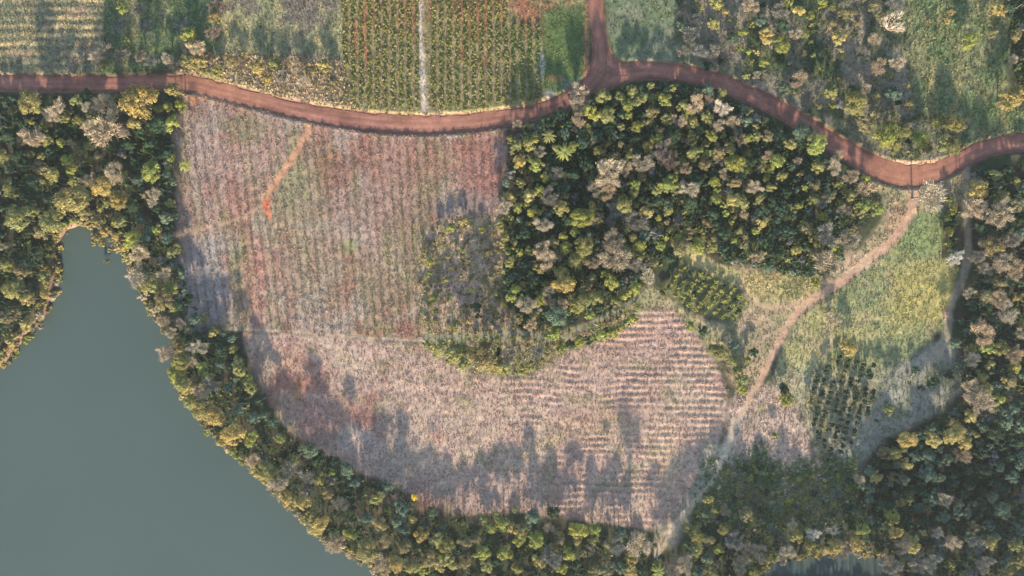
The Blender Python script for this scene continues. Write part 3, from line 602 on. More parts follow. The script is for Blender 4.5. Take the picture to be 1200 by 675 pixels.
def bare_arrays(seed, ntw, wide=.022, dens=1.0):
    g = np.random.default_rng(seed); ends = []; segs = []
    o = np.array([0, 0, -.75])
    for k in range(8):
        a = k / 8 * 2 * np.pi + g.normal(0, .25); rr = g.uniform(.35, .72); e = np.array([np.cos(a) * rr, np.sin(a) * rr, g.uniform(-.05, .45) + .25 * (1 - rr)])
        m = o + (e - o) * .5 + g.normal(0, .05, 3); segs += [(o, m, .035, .022, 4), (m, e, .022, .008, 4)]
        for j in range(4):
            f = g.uniform(.2, 1); s = m + (e - m) * f; dd = e - m; dd = dd / np.linalg.norm(dd) + g.normal(0, .5, 3); q = s + dd / np.linalg.norm(dd) * g.uniform(.2, .38)
            segs.append((s, q, .012, .004, 3)); ends.append(q)
        ends.append(e)
    segs.append((o, (0, 0, .5), .03, .008, 4)); ends.append(np.array([0, 0, .5])); ends = np.array(ends)
    V = []; F = []; off = 0
    for s in segs:
        v, f = tube(*s); V.append(v); F += [[i + off for i in q] for q in f]; off += len(v)
    i = g.choice(len(ends), ntw); base = ends[i] + g.normal(0, .10, (ntw, 3))
    out = base - np.array([0, 0, -.35]); out /= np.linalg.norm(out, axis=1)[:, None]; d = out + g.normal(0, .55, (ntw, 3)); d /= np.linalg.norm(d, axis=1)[:, None]
    ln = g.uniform(.10, .26, (ntw, 1)); sd = np.cross(d, g.normal(size=(ntw, 3))); sd /= np.linalg.norm(sd, axis=1)[:, None]
    T = np.stack([base - sd * wide, base + sd * wide, base + d * ln], 1).reshape(-1, 3)
    nb = sum(len(v) for v in V); V = np.concatenate(V + [T]); counts = [len(f) for f in F] + [3] * ntw
    loops = np.array([q for f in F for q in f] + list(range(nb, nb + 3 * ntw)))
    cc = np.concatenate([np.full((nb, 3), .85), np.repeat(g.uniform(.7, 1.3, (ntw, 1)) * np.ones((1, 3)), 3, 0)])
    return V, loops, np.array(counts), cc
def leafy_proto(nl, nleaf, leaf, seed, flat=.75, spread=.62):
    V, cc, kk = crown_arrays(nl, nleaf, leaf, seed, flat, True, spread)
    return mesh_np("crown", V, np.arange(len(V)), np.full(nleaf, kk), cc)
BIG = [leafy_proto(46, 3200, .056, 100 + i, .8, .76) for i in range(6)]
MID = [leafy_proto(26, 2000, .074, 120 + i, .85, .74) for i in range(8)]
SMALL = [leafy_proto(12, 900, .105, 140 + i, .9, .66) for i in range(6)]
for m in BIG + MID + SMALL: m.materials.append(M_LEAF)
BARE = []
for i in range(6):
    V, lo_, cn, cc = bare_arrays(160 + i, 2300 if i < 4 else 700, .020 if i < 4 else .012); me = mesh_np("crown", V, lo_, cn, cc); me.materials.append(M_TWIG); BARE.append(me)
TRUNKS = [trunk_mesh(180 + i) for i in range(4)]
for m in TRUNKS: m.materials.append(M_BARK)
def frond_mesh(seed):
    g = np.random.default_rng(seed); V = []; n = 12
    for k in range(15):
        a = k / 15 * 2 * np.pi + g.normal(0, .12); up = g.uniform(.25, .75); s = np.linspace(0, 1, n)
        R_ = s * g.uniform(.85, 1.05); Z = up * s - (.55 + up * .5) * s * s * 1.0
        P = np.stack([np.cos(a) * R_, np.sin(a) * R_, Z], 1); side = np.array([-np.sin(a), np.cos(a), 0])
        for i in range(n - 1):
            w = .17 * math.sin(math.pi * min(1, .12 + s[i] * .9))
            for sg in (-1, 1):
                V += [P[i], P[i + 1], P[i] * .35 + P[i + 1] * .65 + side * sg * w + np.array([0, 0, -.06])]
    V = np.array(V); cc = np.repeat(g.uniform(.75, 1.3, (len(V) // 3, 1)) * np.ones((1, 3)), 3, 0)
    me = mesh_np("crown", V, np.arange(len(V)), np.full(len(V) // 3, 3), cc); me.materials.append(M_LEAF); return me
PALMC = [frond_mesh(200 + i) for i in range(2)]
PALMT = join_tubes("trunk", [((0, 0, 0), (.01, 0, .35), .022, .017, 8), ((.01, 0, .35), (0, .01, .7), .017, .015, 8), ((0, .01, .7), (0, 0, 1), .015, .016, 8)]); PALMT.materials.append(M_BARK)

KC = {'y': (.265, .262, .100), 'b': (.290, .310, .085), 'g': (.058, .098, .056), 's': (.140, .195, .130), 'o': (.400, .330, .125), 't': (.240, .215, .110),
      'p': (.44, .365, .255), 'w': (.64, .57, .46), 'k': (.235, .230, .195), 'r': (.21, .165, .135), 'f': (.70, .54, .05)}
KW = {'y': "olive green", 'b': "bright yellow-green", 'g': "dark green", 's': "silvery green", 'o': "golden yellow", 't': "brownish olive", 'p': "pale beige leafless", 'w': "whitish leafless", 'k': "grey leafless", 'r': "dark brown leafless", 'f': "vivid yellow"}

# x, y, radius (photograph pixels) and colour of every crown that can be told apart
T_MID = """677,110,11p 680,123,9p 679,140,8p 707,113,9y 694,132,9b 711,135,10y 735,121,8b 698,161,6p 727,148,5y 727,169,5t 704,176,8y 651,174,5y 672,171,6b 632,179,7p 608,189,8o 621,167,9y 605,170,7y 600,163,6y
628,160,6y 606,145,5p 618,147,4y 662,157,6s 683,167,8g 630,193,9b 708,194,9t 735,194,6p 738,183,6y 642,142,8g 656,133,8g 711,151,8g 687,190,9g 600,177,5t 763,100,5y 789,103,5b 830,104,7s 846,108,6y 742,107,8y 750,117,8y 764,116,6y
780,117,8b 800,123,7y 815,121,10p 805,132,6b 832,114,6p 847,126,9w 737,135,5b 765,130,8t 747,148,7b 782,140,7y 796,141,8p 813,144,8y 830,139,8y 843,147,7p 858,142,8p 875,142,6s 773,153,6t 770,163,7b 788,158,10g 810,159,6y 820,153,6g
834,158,7b 848,159,5y 869,164,6p 877,161,6b 758,172,7y 778,177,11r 754,190,11p 815,177,9y 828,181,6b 844,176,9t 857,174,6y 827,191,8t 862,190,11b 786,188,10r 800,188,6y 843,188,6k 941,153,10s 957,168,12b 926,168,7y 899,158,8t
886,160,6y 912,189,9b 868,195,7b 891,197,6t 935,189,5p 982,182,6p 958,195,8y 978,195,9p 998,207,9p 944,220,5b 918,204,7y 884,220,8p 955,218,7t 1015,210,6b 1015,222,10p 973,229,8t 938,241,5b 953,233,7y 1013,241,8b 1029,245,8b
998,229,7y 889,233,6y 867,235,9y 904,219,6y 938,204,5t 900,182,6p 886,149,5y 989,247,7p 623,184,6y 640,207,6b 593,214,5s 610,214,6y 632,220,6b 621,229,8o 634,229,4b 586,230,5s 595,230,6o 591,242,8p 645,230,10k 607,243,6b 627,248,8b
658,244,9o 600,255,4b 586,255,4b 618,263,4b 637,264,10p 682,255,12b 703,256,7t 694,242,6y 714,203,14p 696,221,8k 712,224,9p 733,198,7p 720,246,8k 733,238,10y 651,203,8k 586,265,6y 592,277,6y 588,286,5o 649,283,7t 661,276,6b 664,290,8b
685,288,11y 674,272,6b 636,294,10p 609,296,5b 608,277,4s 720,284,13p 731,296,9y 735,269,5y 735,256,6k 665,258,8g 690,231,8g 615,272,7g 743,216,7b 743,227,6y 771,222,7y 788,213,9b 780,217,8b 807,221,9p 791,225,5t 803,199,7p 838,214,7b
840,224,5b 840,233,7b 859,233,8o 873,240,6y 849,241,5b 851,250,5b 857,260,4b 872,251,5p 849,205,6p 860,214,7t 877,221,6t 759,247,9o 747,259,12k 783,247,6y 803,248,5y 772,255,4b 803,262,4b 787,270,6y 807,273,7t 793,279,6b 829,262,6t
823,271,5b 818,288,9b 798,290,10t 773,287,6b 780,278,5b 751,288,7b 742,280,6y 755,276,6s 834,290,7y 725,281,7p 866,271,5y 872,288,5t 860,282,4b 746,241,4b 809,239,9g 893,261,7o 886,271,5b 964,253,6b 942,262,5b 969,276,11k 993,282,11p
947,269,7t 958,296,8t 969,309,14p 933,293,6y 908,298,10g 888,301,7p 864,311,6p 896,283,8g 956,331,6b 640,303,11p 663,290,6b 683,290,8b 677,306,10y 696,309,8p 722,302,15p 750,289,7b 657,320,9y 633,317,5y 660,333,12o 642,342,7p
680,349,13y 700,349,8y 716,329,9b 693,326,6t 716,342,8g 660,356,6p 644,353,6p 632,353,7b 618,358,11p 653,369,12s 641,369,6g 622,380,7p 599,347,7b 604,338,6b 615,312,7g 608,322,6g 625,330,7g 612,302,6g 597,307,6y 761,325,9w 744,338,8b
732,345,7b 722,353,7y 691,369,6b 675,362,7b 746,311,9k 767,307,6t 916,247,8g 925,272,8g 878,190,8g 850,272,8g 840,262,7g 835,250,8g 815,210,8g 770,235,8g 905,236,7g 920,225,7g 702,160,8g 745,163,8g 660,220,7g 672,205,8g"""
T_LEFT = """34,119,13o 89,118,7y 103,127,7p 66,126,9p 60,136,8p 75,139,6y 101,109,6g 123,123,12p 105,140,9y 123,152,17p 41,162,13p 53,164,7y 71,167,6b 83,168,4p 78,188,7b 94,190,7t 105,169,7y 2,183,8y 20,133,6g 92,178,6t 114,183,7t 91,140,6y 48,183,5y
161,116,20o 204,105,9o 196,125,6b 211,124,7b 201,144,9b 182,144,10g 176,194,7b 175,169,9g 155,144,8o 189,180,8g 167,177,4b 60,206,9y 10,221,9y 84,198,6b 20,256,14y 57,259,13y 39,246,8y 82,235,16o 107,212,9p 118,219,11o 135,203,11p 138,235,10o
140,258,9y 154,281,10b 98,249,8t 46,273,8t 9,290,8t 37,214,9g 177,201,11b 180,226,7p 200,239,6y 161,211,7s 155,240,8g 179,236,6p 195,255,8s 202,212,6s 202,252,7g 166,294,7o 200,297,6y 163,299,10p 161,325,10p 178,334,11y 193,320,8p 213,320,6s
199,338,8b 215,341,5s 190,352,11t 202,360,7y 191,376,7p 200,390,7p 227,375,6s 211,379,6k 272,397,5s 261,391,4s 231,408,9p 234,395,7g 211,358,8g 220,350,6g 189,414,9p 272,409,6y 277,424,7y 280,435,7y 293,454,8y 276,444,5s 210,424,10y 206,438,10b
213,448,9y 219,455,9o 235,430,6b 223,424,7p 235,458,9p 247,451,8k 260,473,7y 238,481,12o 225,470,9y 251,489,11o 297,490,8s 311,487,6s 320,496,6s 280,481,7s 304,469,8g 287,467,7g 258,410,8g 256,427,6s 272,509,13o 294,514,9b 327,513,7y
362,527,10s 297,540,8p 311,553,11y 328,567,10p 336,581,9o 345,537,7y 374,561,8y 361,559,8k 406,552,9s 416,566,6s 383,578,8t 340,550,8k 354,590,10o 402,571,6g 375,537,9g 390,541,8g 372,615,12o 393,637,9p 367,603,9y 410,626,8b 403,608,6t
454,569,7s 442,583,8y 470,594,9s 485,583,4f 467,610,9s 445,614,9t 428,608,8s 431,645,13o 447,660,10p 462,662,10o 449,633,10t 470,640,10t 484,609,5o 495,626,9o 511,633,9y 484,662,10y 502,655,10t 515,662,9o 399,589,9k 474,622,8s 505,602,7g
557,613,4s 567,610,6y 590,614,9b 597,618,7o 603,598,5y 624,605,9s 627,633,10b 643,619,6p 610,622,8o 576,619,8b 610,632,8b 560,630,9t 543,619,6y 544,636,9t 523,640,10y 564,649,9b 592,649,9b 607,665,8y 528,658,9y 543,658,9t 632,658,8o 646,654,10k
649,642,7o 571,662,8y 582,658,7g 653,626,6t 648,600,8g 582,606,6y 656,633,6t 678,622,10b 697,621,8b 697,634,7y 676,633,6t 712,640,6o 708,655,7t 724,640,10k 747,637,15p 774,633,6p 740,656,9o 738,669,8o 789,669,9p 795,658,7p 667,651,8b 658,667,7b
693,645,5k 711,668,9t 697,668,8t 726,664,8s 729,626,8s 20,180,9g 30,195,9g 100,200,8g 8,160,9g 150,170,9g 160,190,8g 60,180,7g 8,310,9y 25,318,9t 40,300,8g 45,325,8y 12,340,10y 30,350,9o 8,372,9t 25,380,8o 5,400,7o 45,345,6o"""
T_RIGHT = """830,586,6y 838,599,4b 828,604,6s 816,623,8y 806,619,6y 816,632,9y 817,645,8y 830,634,7t 849,621,8y 842,645,6b 860,634,11k 876,605,9t 885,612,6y 851,599,6p 876,643,8k 903,634,6y 892,650,9p 905,653,8y 920,649,9p 933,630,9y 929,615,5p 869,663,10p
885,671,6b 830,656,8s 803,662,10p 833,669,9y 919,632,6k 948,639,8y 957,643,7y 953,626,7w 975,622,7w 977,642,10o 991,640,8p 988,648,7p 1011,622,8b 998,630,7t 1005,638,9o 1018,640,7t 1046,606,9b 1055,589,6y 1050,624,8o 1028,559,8o 1007,561,6p
1020,574,6s 1034,575,7g 1043,662,12k 1057,640,9k 1071,639,9o 1106,586,8p 1134,601,6s 1176,599,10s 1163,585,8s 1123,591,6s 1082,625,5o 1098,624,6k 1115,635,9p 1120,643,6y 1145,639,9k 1163,638,8y 1193,640,8y 1193,658,8y 1154,662,9k 1093,660,9k
1076,662,9k 1136,569,8g 1172,573,10g 1188,564,8g 1115,566,8g 1086,598,6t 1198,583,6k 1182,671,6o 1065,515,10o 1093,514,9o 1120,511,12o 1132,519,8o 1138,489,8o 1119,496,6o 1172,469,8b 1150,471,12p 1154,459,10o 1138,455,9p 1127,534,8p 1061,544,8o
1047,532,8y 1144,510,4y 1087,553,10s 1189,481,8s 1132,550,8g 1172,548,6s 1116,558,9g 1152,553,10g 1168,507,10g 1150,530,9g 1182,535,9g 1193,518,8g 1196,544,7s 1188,560,8s 1088,534,9s 1111,539,7s 1043,480,7y 1152,390,13p 1183,367,11p
1170,351,9p 1156,349,9t 1160,408,9b 1176,408,9y 1191,416,9p 1191,430,8b 1192,349,5o 1197,377,6y 1152,443,8y 1184,447,9t 1140,420,9k 1119,402,7s 1128,376,5g 1134,366,3g 1140,409,6y 1134,450,7t 1156,361,8g 1197,392,7p 1091,228,17p 1146,223,12o
1143,245,11p 1171,250,14p 1166,205,7y 1175,230,9y 1191,213,6y 1166,288,12t 1186,281,10k 1176,308,11p 1193,316,11p 1120,302,8w 1156,316,8k 1171,331,9t 1136,344,6p 1173,347,8p 1146,301,9k 1152,266,8g 1196,258,8g 1183,266,8g 1056,560,8s 1066,575,8g
1100,560,7s 1108,605,7s 1150,590,8g 1186,585,8g 1040,545,7g 1072,535,7s 1195,470,8g 1180,495,8s 1195,500,8s 1165,480,6t 1195,240,8t 1160,210,6g 1185,298,8t"""
T_TOP = """919,104,9s 974,106,9y 1003,121,13y 1015,104,6p 1027,114,6o 1048,109,9s 1040,157,14b 1047,28,13w 1137,36,4p 1136,48,10b 1116,12,6t 1109,24,5o 1171,11,9o 1191,41,7t 1188,69,5p 1184,114,14o 1052,73,8p 1063,101,5o 1071,75,3t 1088,24,4t 1163,37,7t 1093,43,4t
837,26,8y 811,41,10k 816,25,8k 862,28,4b 873,38,5b 881,28,5y 867,38,4b 878,60,4b 887,61,5o 896,72,6b 899,42,9o 916,51,10b 917,28,9g 915,14,10k 880,7,9p 933,39,7p 846,82,4t 875,89,5y 887,88,4p 936,92,9p 851,14,5o 798,17,4p 935,12,7o 922,2,9b 894,27,8s 839,4,8y
950,17,6b 964,4,7b 943,39,6b 985,43,9o 989,14,8t 987,27,7t 998,16,7t 975,7,7y 1032,18,6t 1023,46,8p 1030,78,9p 985,59,5t 971,18,7k 975,31,7t 1024,5,7t 1049,5,8k 961,81,5b 1000,92,6p 1065,123,7t 1056,153,11y 1078,162,11b 1066,151,9p 1049,170,9y 1072,180,8y 1096,143,5b
1028,132,9t 1100,144,6b 1117,145,11y 1117,171,10y 1107,168,9y 1128,148,6t 1086,172,8t 142,8,7b 148,48,5b 220,40,9b 162,11,8k 230,55,9p 164,66,7p 196,68,7p 178,71,7k 123,60,8k 112,66,7p 121,76,6y 142,64,9k 220,73,9o 250,21,8t 249,37,8r 254,6,8r
1010,140,8t 990,125,8k 945,112,7k 960,100,8k 1014,150,7t 800,60,6k 820,60,8k 835,60,8k 850,50,8k 860,68,7k 830,76,6g 858,45,8g 800,30,7s"""
T_BUSH = """233,71,9o 254,83,8y 272,73,8t 285,64,5o 301,77,9o 322,75,8y 283,76,6r 331,91,8k 349,81,8p 356,96,8p 380,77,8o 389,96,8t 240,84,6y 312,92,7o 366,82,6t
504,308,6b 503,320,5b 508,350,6b 529,266,6b 542,258,6o 565,269,5b 552,339,4b 527,346,4b 535,378,4b 561,370,5g 581,370,6y 591,318,5y 495,295,4y 558,360,7g 511,364,4b 548,305,5t 578,321,6t 568,331,6t 578,344,5y 516,278,6t 534,296,5k 572,296,6t 556,284,6k 540,325,5t 522,328,5y 568,352,5t 546,366,5t 590,358,5b 582,284,5t
529,416,9y 513,409,8y 566,418,13t 587,429,8y 597,416,8k 545,423,8y 613,432,6y 575,432,6t 718,389,6b 706,392,6b 735,378,5b 688,399,5g 658,407,6b 647,391,7b 696,396,5b 726,384,5y 630,412,6k 540,410,7y 555,411,6b 580,413,6g 601,421,6y 622,429,5y 668,404,5g 678,401,6b 712,388,5g 742,373,5b 500,405,5y
809,382,6b 824,387,7g 844,413,9y 858,423,8y 884,414,6g 836,410,7y 876,424,6y 870,446,8y 870,457,6b 922,466,9b 919,456,7g 908,511,5y 894,551,7g 867,435,7y 850,398,6k 861,405,6s 995,408,10o 976,374,8p 713,524,4w 912,455,5w 870,385,3w
1113,235,5b 1117,246,6b 1111,256,5b 1118,262,6g 1113,271,6b 1119,280,5g 1112,285,5b 1117,293,6g 1112,248,5g 1119,253,5g 1110,264,4g
105,276,6t 118,272,6o 128,281,7t 137,275,7o 112,284,5o 122,291,5t 132,291,5o 146,290,6o 102,284,4o 128,268,5t 117,306,4t 142,283,5t
1072,434,5g 1066,449,3g 1080,454,5g 1093,448,7g 1113,440,6g 1028,493,3g"""
PALMS = [(661, 179, 10, 'b'), (643, 160, 8, 'y'), (218, 194, 8, 'b'), (771, 668, 8, 'b'), (1005, 600, 6, 'g'), (508, 599, 7, 'g')]
def parse(txt):
    out = []
    for tok in txt.split():
        a, b, c = tok.split(','); out.append((float(a), float(b), float(c[:-1]), c[-1]))
    return out

# landmarks used to say where a tree stands: x, y, words
MARKS = [(30, 125, "below the road at the far left edge"), (90, 118, "under the road near the left corner wood"), (160, 115, "overhanging the road above the field corner"), (203, 118, "at the roadside corner of the big field"), (205, 145, "at the upper left corner of the big field"),
 (40, 160, "in the upper left wood"), (110, 150, "in the pale cluster of the upper left wood"), (170, 180, "between the upper left wood and the field"), (80, 190, "deep in the upper left wood"), (10, 200, "at the left edge above the lake"),
 (20, 250, "on the left bank above the lake inlet"), (80, 235, "above the tip of the lake inlet"), (125, 215, "in the wood above the lake inlet"), (140, 250, "beside the lake inlet, upper right bank"), (190, 215, "in the strip beside the palm in the field"), (195, 245, "where the faint track meets the wood"),
 (160, 290, "at the mouth of the lake inlet, right bank"), (25, 305, "on the left bank beside the inlet"), (20, 350, "on the left bank of the lake, middle"), (15, 390, "on the left bank point of the lake"), (175, 325, "on the right lake bank below the inlet"), (205, 325, "by the grey lower left field edge"), (195, 365, "on the lake bank level with the shrubland"), (225, 370, "at the lower left curve of the big field"),
 (200, 400, "at the small red landing on the lake"), (235, 405, "above the lake bulge by the thin footpath"), (272, 400, "at the left end of the thin footpath"), (278, 430, "at the left edge of the lower field, upper part"), (215, 435, "on the lake bulge below the landing"), (240, 455, "in the middle of the lake bulge"), (290, 465, "by the lower field edge, mid left"), (240, 485, "on the lake edge under the bulge"),
 (300, 490, "in the belt beside the red soil patch"), (275, 512, "on the lake edge below the red patch"), (340, 520, "in the belt at the bend of the lower field"), (310, 550, "on the lake edge at mid bank"), (345, 565, "in the shore belt, middle"), (390, 550, "in the belt below the white soil patch"), (345, 595, "on the lake edge, lower bank"), (400, 585, "in the lower shore belt"),
 (380, 620, "on the lake edge near the lower end"), (455, 580, "beside the vivid yellow tree"), (445, 610, "in the lower belt under the yellow tree"), (440, 648, "at the lower end of the lake bank"), (485, 615, "below the field's bottom corner"), (480, 655, "at the bottom edge beside the lake"), (520, 635, "in the bottom belt right of the lake"), (560, 615, "along the bottom field edge, left part"),
 (550, 655, "at the bottom edge, left of centre"), (600, 615, "along the bottom field edge at centre"), (605, 650, "in the bottom belt at centre"), (640, 620, "beside the round yellow-green tree in the bottom belt"), (645, 655, "at the bottom edge, right of centre"), (690, 625, "under the lower field's shaded edge"), (705, 655, "at the bottom edge before the dark gap"), (745, 640, "beside the dark gap at the field's bottom tip"), (785, 662, "at the bottom edge of the dark gap"),
 (820, 630, "right of the track at the bottom"), (835, 595, "at the top of the bottom wood by the track"), (865, 620, "above the bottom pond, left part"), (860, 655, "at the bottom edge, left of the pond"), (900, 645, "on the pond bank, left end"), (940, 630, "on the pond bank, middle"), (985, 638, "on the pond bank, right part"), (1020, 630, "above the pond's right end"), (1050, 610, "in the lower right wood above the pond"), (1025, 568, "at the edge of the undergrowth"), (1055, 655, "right of the pond at the bottom"),
 (1055, 535, "at the lower corner of the young plantation"), (1080, 515, "under the grey field corner"), (1125, 510, "in the golden cluster of the right wood"), (1145, 465, "beside the grey patch, right side"), (1090, 550, "in the right wood below the golden cluster"), (1140, 550, "deep in the lower right wood"), (1180, 520, "near the right edge, lower wood"), (1185, 480, "near the right edge below the meadow level"), (1110, 590, "in the dark lower right wood"), (1165, 590, "near the bluish crown at lower right"), (1090, 635, "at the lower right shaded edge"), (1145, 645, "at the bottom right"), (1190, 650, "in the bottom right corner"),
 (1150, 400, "right of the track's lower end"), (1180, 365, "near the right edge at mid height"), (1190, 425, "at the right edge by the yellow strip"), (1130, 370, "beside the pale track, lower part"), (1155, 445, "at the corner of the grey patch"), (1150, 300, "right of the pale track, middle"), (1180, 300, "near the right edge, upper middle"), (1150, 235, "right of the road's last bend"), (1185, 235, "at the right edge under the road"), (1170, 335, "in the right wood above mid height"), (1092, 228, "below the road bend"), (1115, 245, "in the hedge below the road bend, upper end"), (1114, 270, "in the hedge below the road bend, middle"), (1116, 296, "at the lower end of the hedge"),
 (680, 122, "at the road just under the junction"), (710, 122, "below the junction in the central wood"), (745, 115, "on the road side of the central wood"), (785, 118, "on the upper edge of the central wood"), (825, 115, "on the upper edge nearest the road"), (855, 140, "on the upper right edge of the central wood"), (650, 142, "on the central wood's upper left edge"), (612, 160, "in the central wood's upper left corner"), (640, 180, "beside the palm in the central wood"), (700, 165, "in the upper part of the central wood"), (740, 150, "left of the blue-green crown, central wood"), (785, 150, "beside the blue-green crown, central wood"), (820, 150, "upper middle of the central wood"), (765, 185, "around the brown bare crowns, central wood"), (820, 185, "right of the brown bare crowns, central wood"), (855, 190, "right middle of the central wood"), (890, 160, "in the right upper central wood"), (940, 160, "by the road in the right central wood"), (900, 200, "in the right central wood"), (960, 200, "near the road, right end of central wood"), (1005, 215, "at the right tip under the road"), (1020, 243, "at the right tip of the central wood"), (940, 235, "in the right part, central wood"), (975, 250, "right lower part of the central wood"),
 (610, 215, "on the left edge of the central wood, upper"), (590, 240, "at the left edge beside the big field"), (640, 225, "left middle of the central wood"), (710, 215, "around the big beige crown, central wood"), (615, 250, "left part of the central wood"), (650, 255, "left of the big bright crown, central wood"), (690, 245, "beside the big bright crown, central wood"), (740, 235, "at the heart of the central wood"), (785, 220, "centre of the wood, upper"), (845, 225, "right of centre in the central wood"), (875, 235, "in the right centre of the wood"), (755, 260, "centre of the wood, lower"), (795, 255, "in the dark centre of the wood"), (840, 255, "in the dark right centre of the wood"), (880, 270, "lower right of the dark centre"), (600, 285, "on the left edge facing the shrubland"), (645, 290, "lower left of the central wood"), (685, 290, "lower middle of the central wood"), (725, 290, "around the wide beige crown, lower wood"), (765, 285, "above the dark bush rows"), (805, 285, "above the pale grass strip"), (905, 295, "above the yellow meadow"), (965, 300, "at the lower right end of the central wood"), (865, 300, "over the end of the grass strip"), (945, 330, "by the track fork"),
 (610, 310, "in the dark lower left corner, central wood"), (655, 330, "lower left edge of the central wood"), (700, 345, "along the lower edge of the central wood"), (625, 360, "at the lower left corner of the central wood"), (650, 375, "just above the grass strip"), (745, 335, "at the lower tip of the central wood"), (600, 345, "on the left lower edge of the central wood"), (680, 365, "overlooking the shaded strip"),
 (815, 30, "in the scrub by the grassy clearing"), (840, 15, "at the top edge of the scrub"), (870, 35, "in the middle of the top scrub"), (885, 70, "in the scrub above the road"), (905, 45, "beside the bright bush in the scrub"), (920, 15, "at the top edge of the scrub, middle"), (840, 65, "in the grey scrub above the road"), (870, 88, "at the scrub's road edge"), (930, 98, "by the road, right scrub"), (945, 35, "in the scrub right of the bright bush"), (980, 15, "at the top edge, right scrub"), (985, 45, "in the open right scrub"), (1030, 10, "at the top edge before the meadow"), (1040, 40, "beside the meadow, upper"), (1040, 78, "at the meadow's left edge"), (1000, 115, "above the road, right scrub"), (1050, 110, "at the meadow's lower left edge"), (1055, 160, "inside the road bend, left"), (1110, 155, "inside the road bend, right"), (965, 85, "in the shaded scrub hollow"), (1110, 20, "in the top of the meadow"), (1135, 45, "in the sunlit strip of the meadow"), (1170, 25, "at the meadow's right edge, top"), (1188, 65, "at the right edge beside the meadow"), (1180, 112, "at the right edge above the road"),
 (145, 15, "at the top left beside the striped field"), (120, 68, "at the lower corner of the striped field"), (165, 65, "along the road verge, upper left"), (225, 50, "at the corner of the green field"), (250, 20, "along the dark line in the top meadow"), (230, 75, "on the verge by the field corner"), (280, 75, "on the dry verge, left part"), (330, 85, "on the dry verge, middle"), (380, 85, "on the dry verge, right end"),
 (505, 310, "on the left edge of the shrubland"), (535, 265, "at the top of the shrubland"), (575, 290, "in the upper right shrubland"), (545, 320, "in the middle of the shrubland"), (575, 335, "right part of the shrubland"), (520, 360, "lower left shrubland"), (565, 365, "lower right shrubland"), (520, 412, "at the left end of the bush strip"), (570, 425, "in the middle of the bush strip"), (610, 425, "at the right end of the bush strip"), (655, 400, "below the central wood's corner"), (700, 393, "in the hedge along the shaded strip"), (735, 380, "at the upper end of the shaded strip hedge"), (820, 386, "below the dark bush rows"), (845, 412, "at the upper right corner of the lower field"), (870, 425, "beside the track above the tan flat"), (870, 450, "at the right edge of the lower field"), (918, 460, "between the track and young plantation"), (900, 530, "on the tan flat above the undergrowth"), (995, 408, "above the young plantation"), (976, 374, "alone in the grassy right field"), (713, 524, "alone among the ridges of the lower field"), (110, 280, "standing in the water of the inlet, left"), (130, 275, "standing in the water of the inlet, upper"), (128, 291, "standing in the water of the inlet, lower"), (117, 306, "alone out in the inlet water"), (1075, 445, "on the grey patch"), (1105, 442, "at the right side of the grey patch"), (1028, 493, "alone on the bare lower strip")]
MK = np.array([(a, b) for a, b, _ in MARKS], float)

things = []       # (px, py, r, colour, form)
for txt, form in ((T_MID, 'tree'), (T_LEFT, 'tree'), (T_RIGHT, 'tree'), (T_TOP, 'scrub'), (T_BUSH, 'bush')):
    for a, b, r, c in parse(txt): things.append([a, b, r, c, form])
for a, b, r, c in PALMS: things.append([a, b, r, c, 'palm'])
def kind_name(r, c, form):
    if form == 'palm': return "palm_tree"
    if c in 'pwkr': return "bare_tree" if (form != 'bush' and r >= 5) else "bare_shrub"
    if form == 'bush' or r <= 5.5: return "shrub"
    if form == 'scrub': return "small_tree"
    return "golden_tree" if c in 'otf' else "broadleaf_tree"
SAY = {"palm_tree": "palm tree with star-shaped fronds", "bare_tree": "tree", "bare_shrub": "shrub", "shrub": "shrub", "small_tree": "small tree", "golden_tree": "tree", "broadleaf_tree": "tree"}
CAT = {"palm_tree": "palm", "bare_tree": "tree", "bare_shrub": "shrub", "shrub": "shrub", "small_tree": "tree", "golden_tree": "tree", "broadleaf_tree": "tree"}
GRP = {"palm_tree": "palms", "bare_tree": "leafless trees in the woods", "bare_shrub": "leafless shrubs", "shrub": "leafy shrubs", "small_tree": "small trees of the top scrub", "golden_tree": "golden and olive trees in the woods", "broadleaf_tree": "green trees in the woods"}
groups = {}
for i, t in enumerate(things):
    kn = kind_name(t[2], t[3], t[4]); mk = int(np.argmin((MK[:, 0] - t[0]) ** 2 + (MK[:, 1] - t[1]) ** 2))
    t += [kn, mk]; groups.setdefault((SAY[kn], t[3], mk), []).append(i)
NUM = ["", "one", "two", "three", "four", "five", "six", "seven", "eight", "nine", "ten", "eleven", "twelve"]
labels = {}
for (say, c, mk), ids in groups.items():
    ids = sorted(ids, key=lambda i: things[i][0]); n = len(ids)
    for j, i in enumerate(ids):
        base = "%s %s %s" % (KW[c], say, MARKS[mk][2])
        if n == 1: lab = base
        elif n == 2: lab = base + (", left of two" if j == 0 else ", right of two")
        else: lab = base + (", leftmost" if j == 0 else ", rightmost" if j == n - 1 else ", %s from left" % ORD[j])
        labels[i] = lab

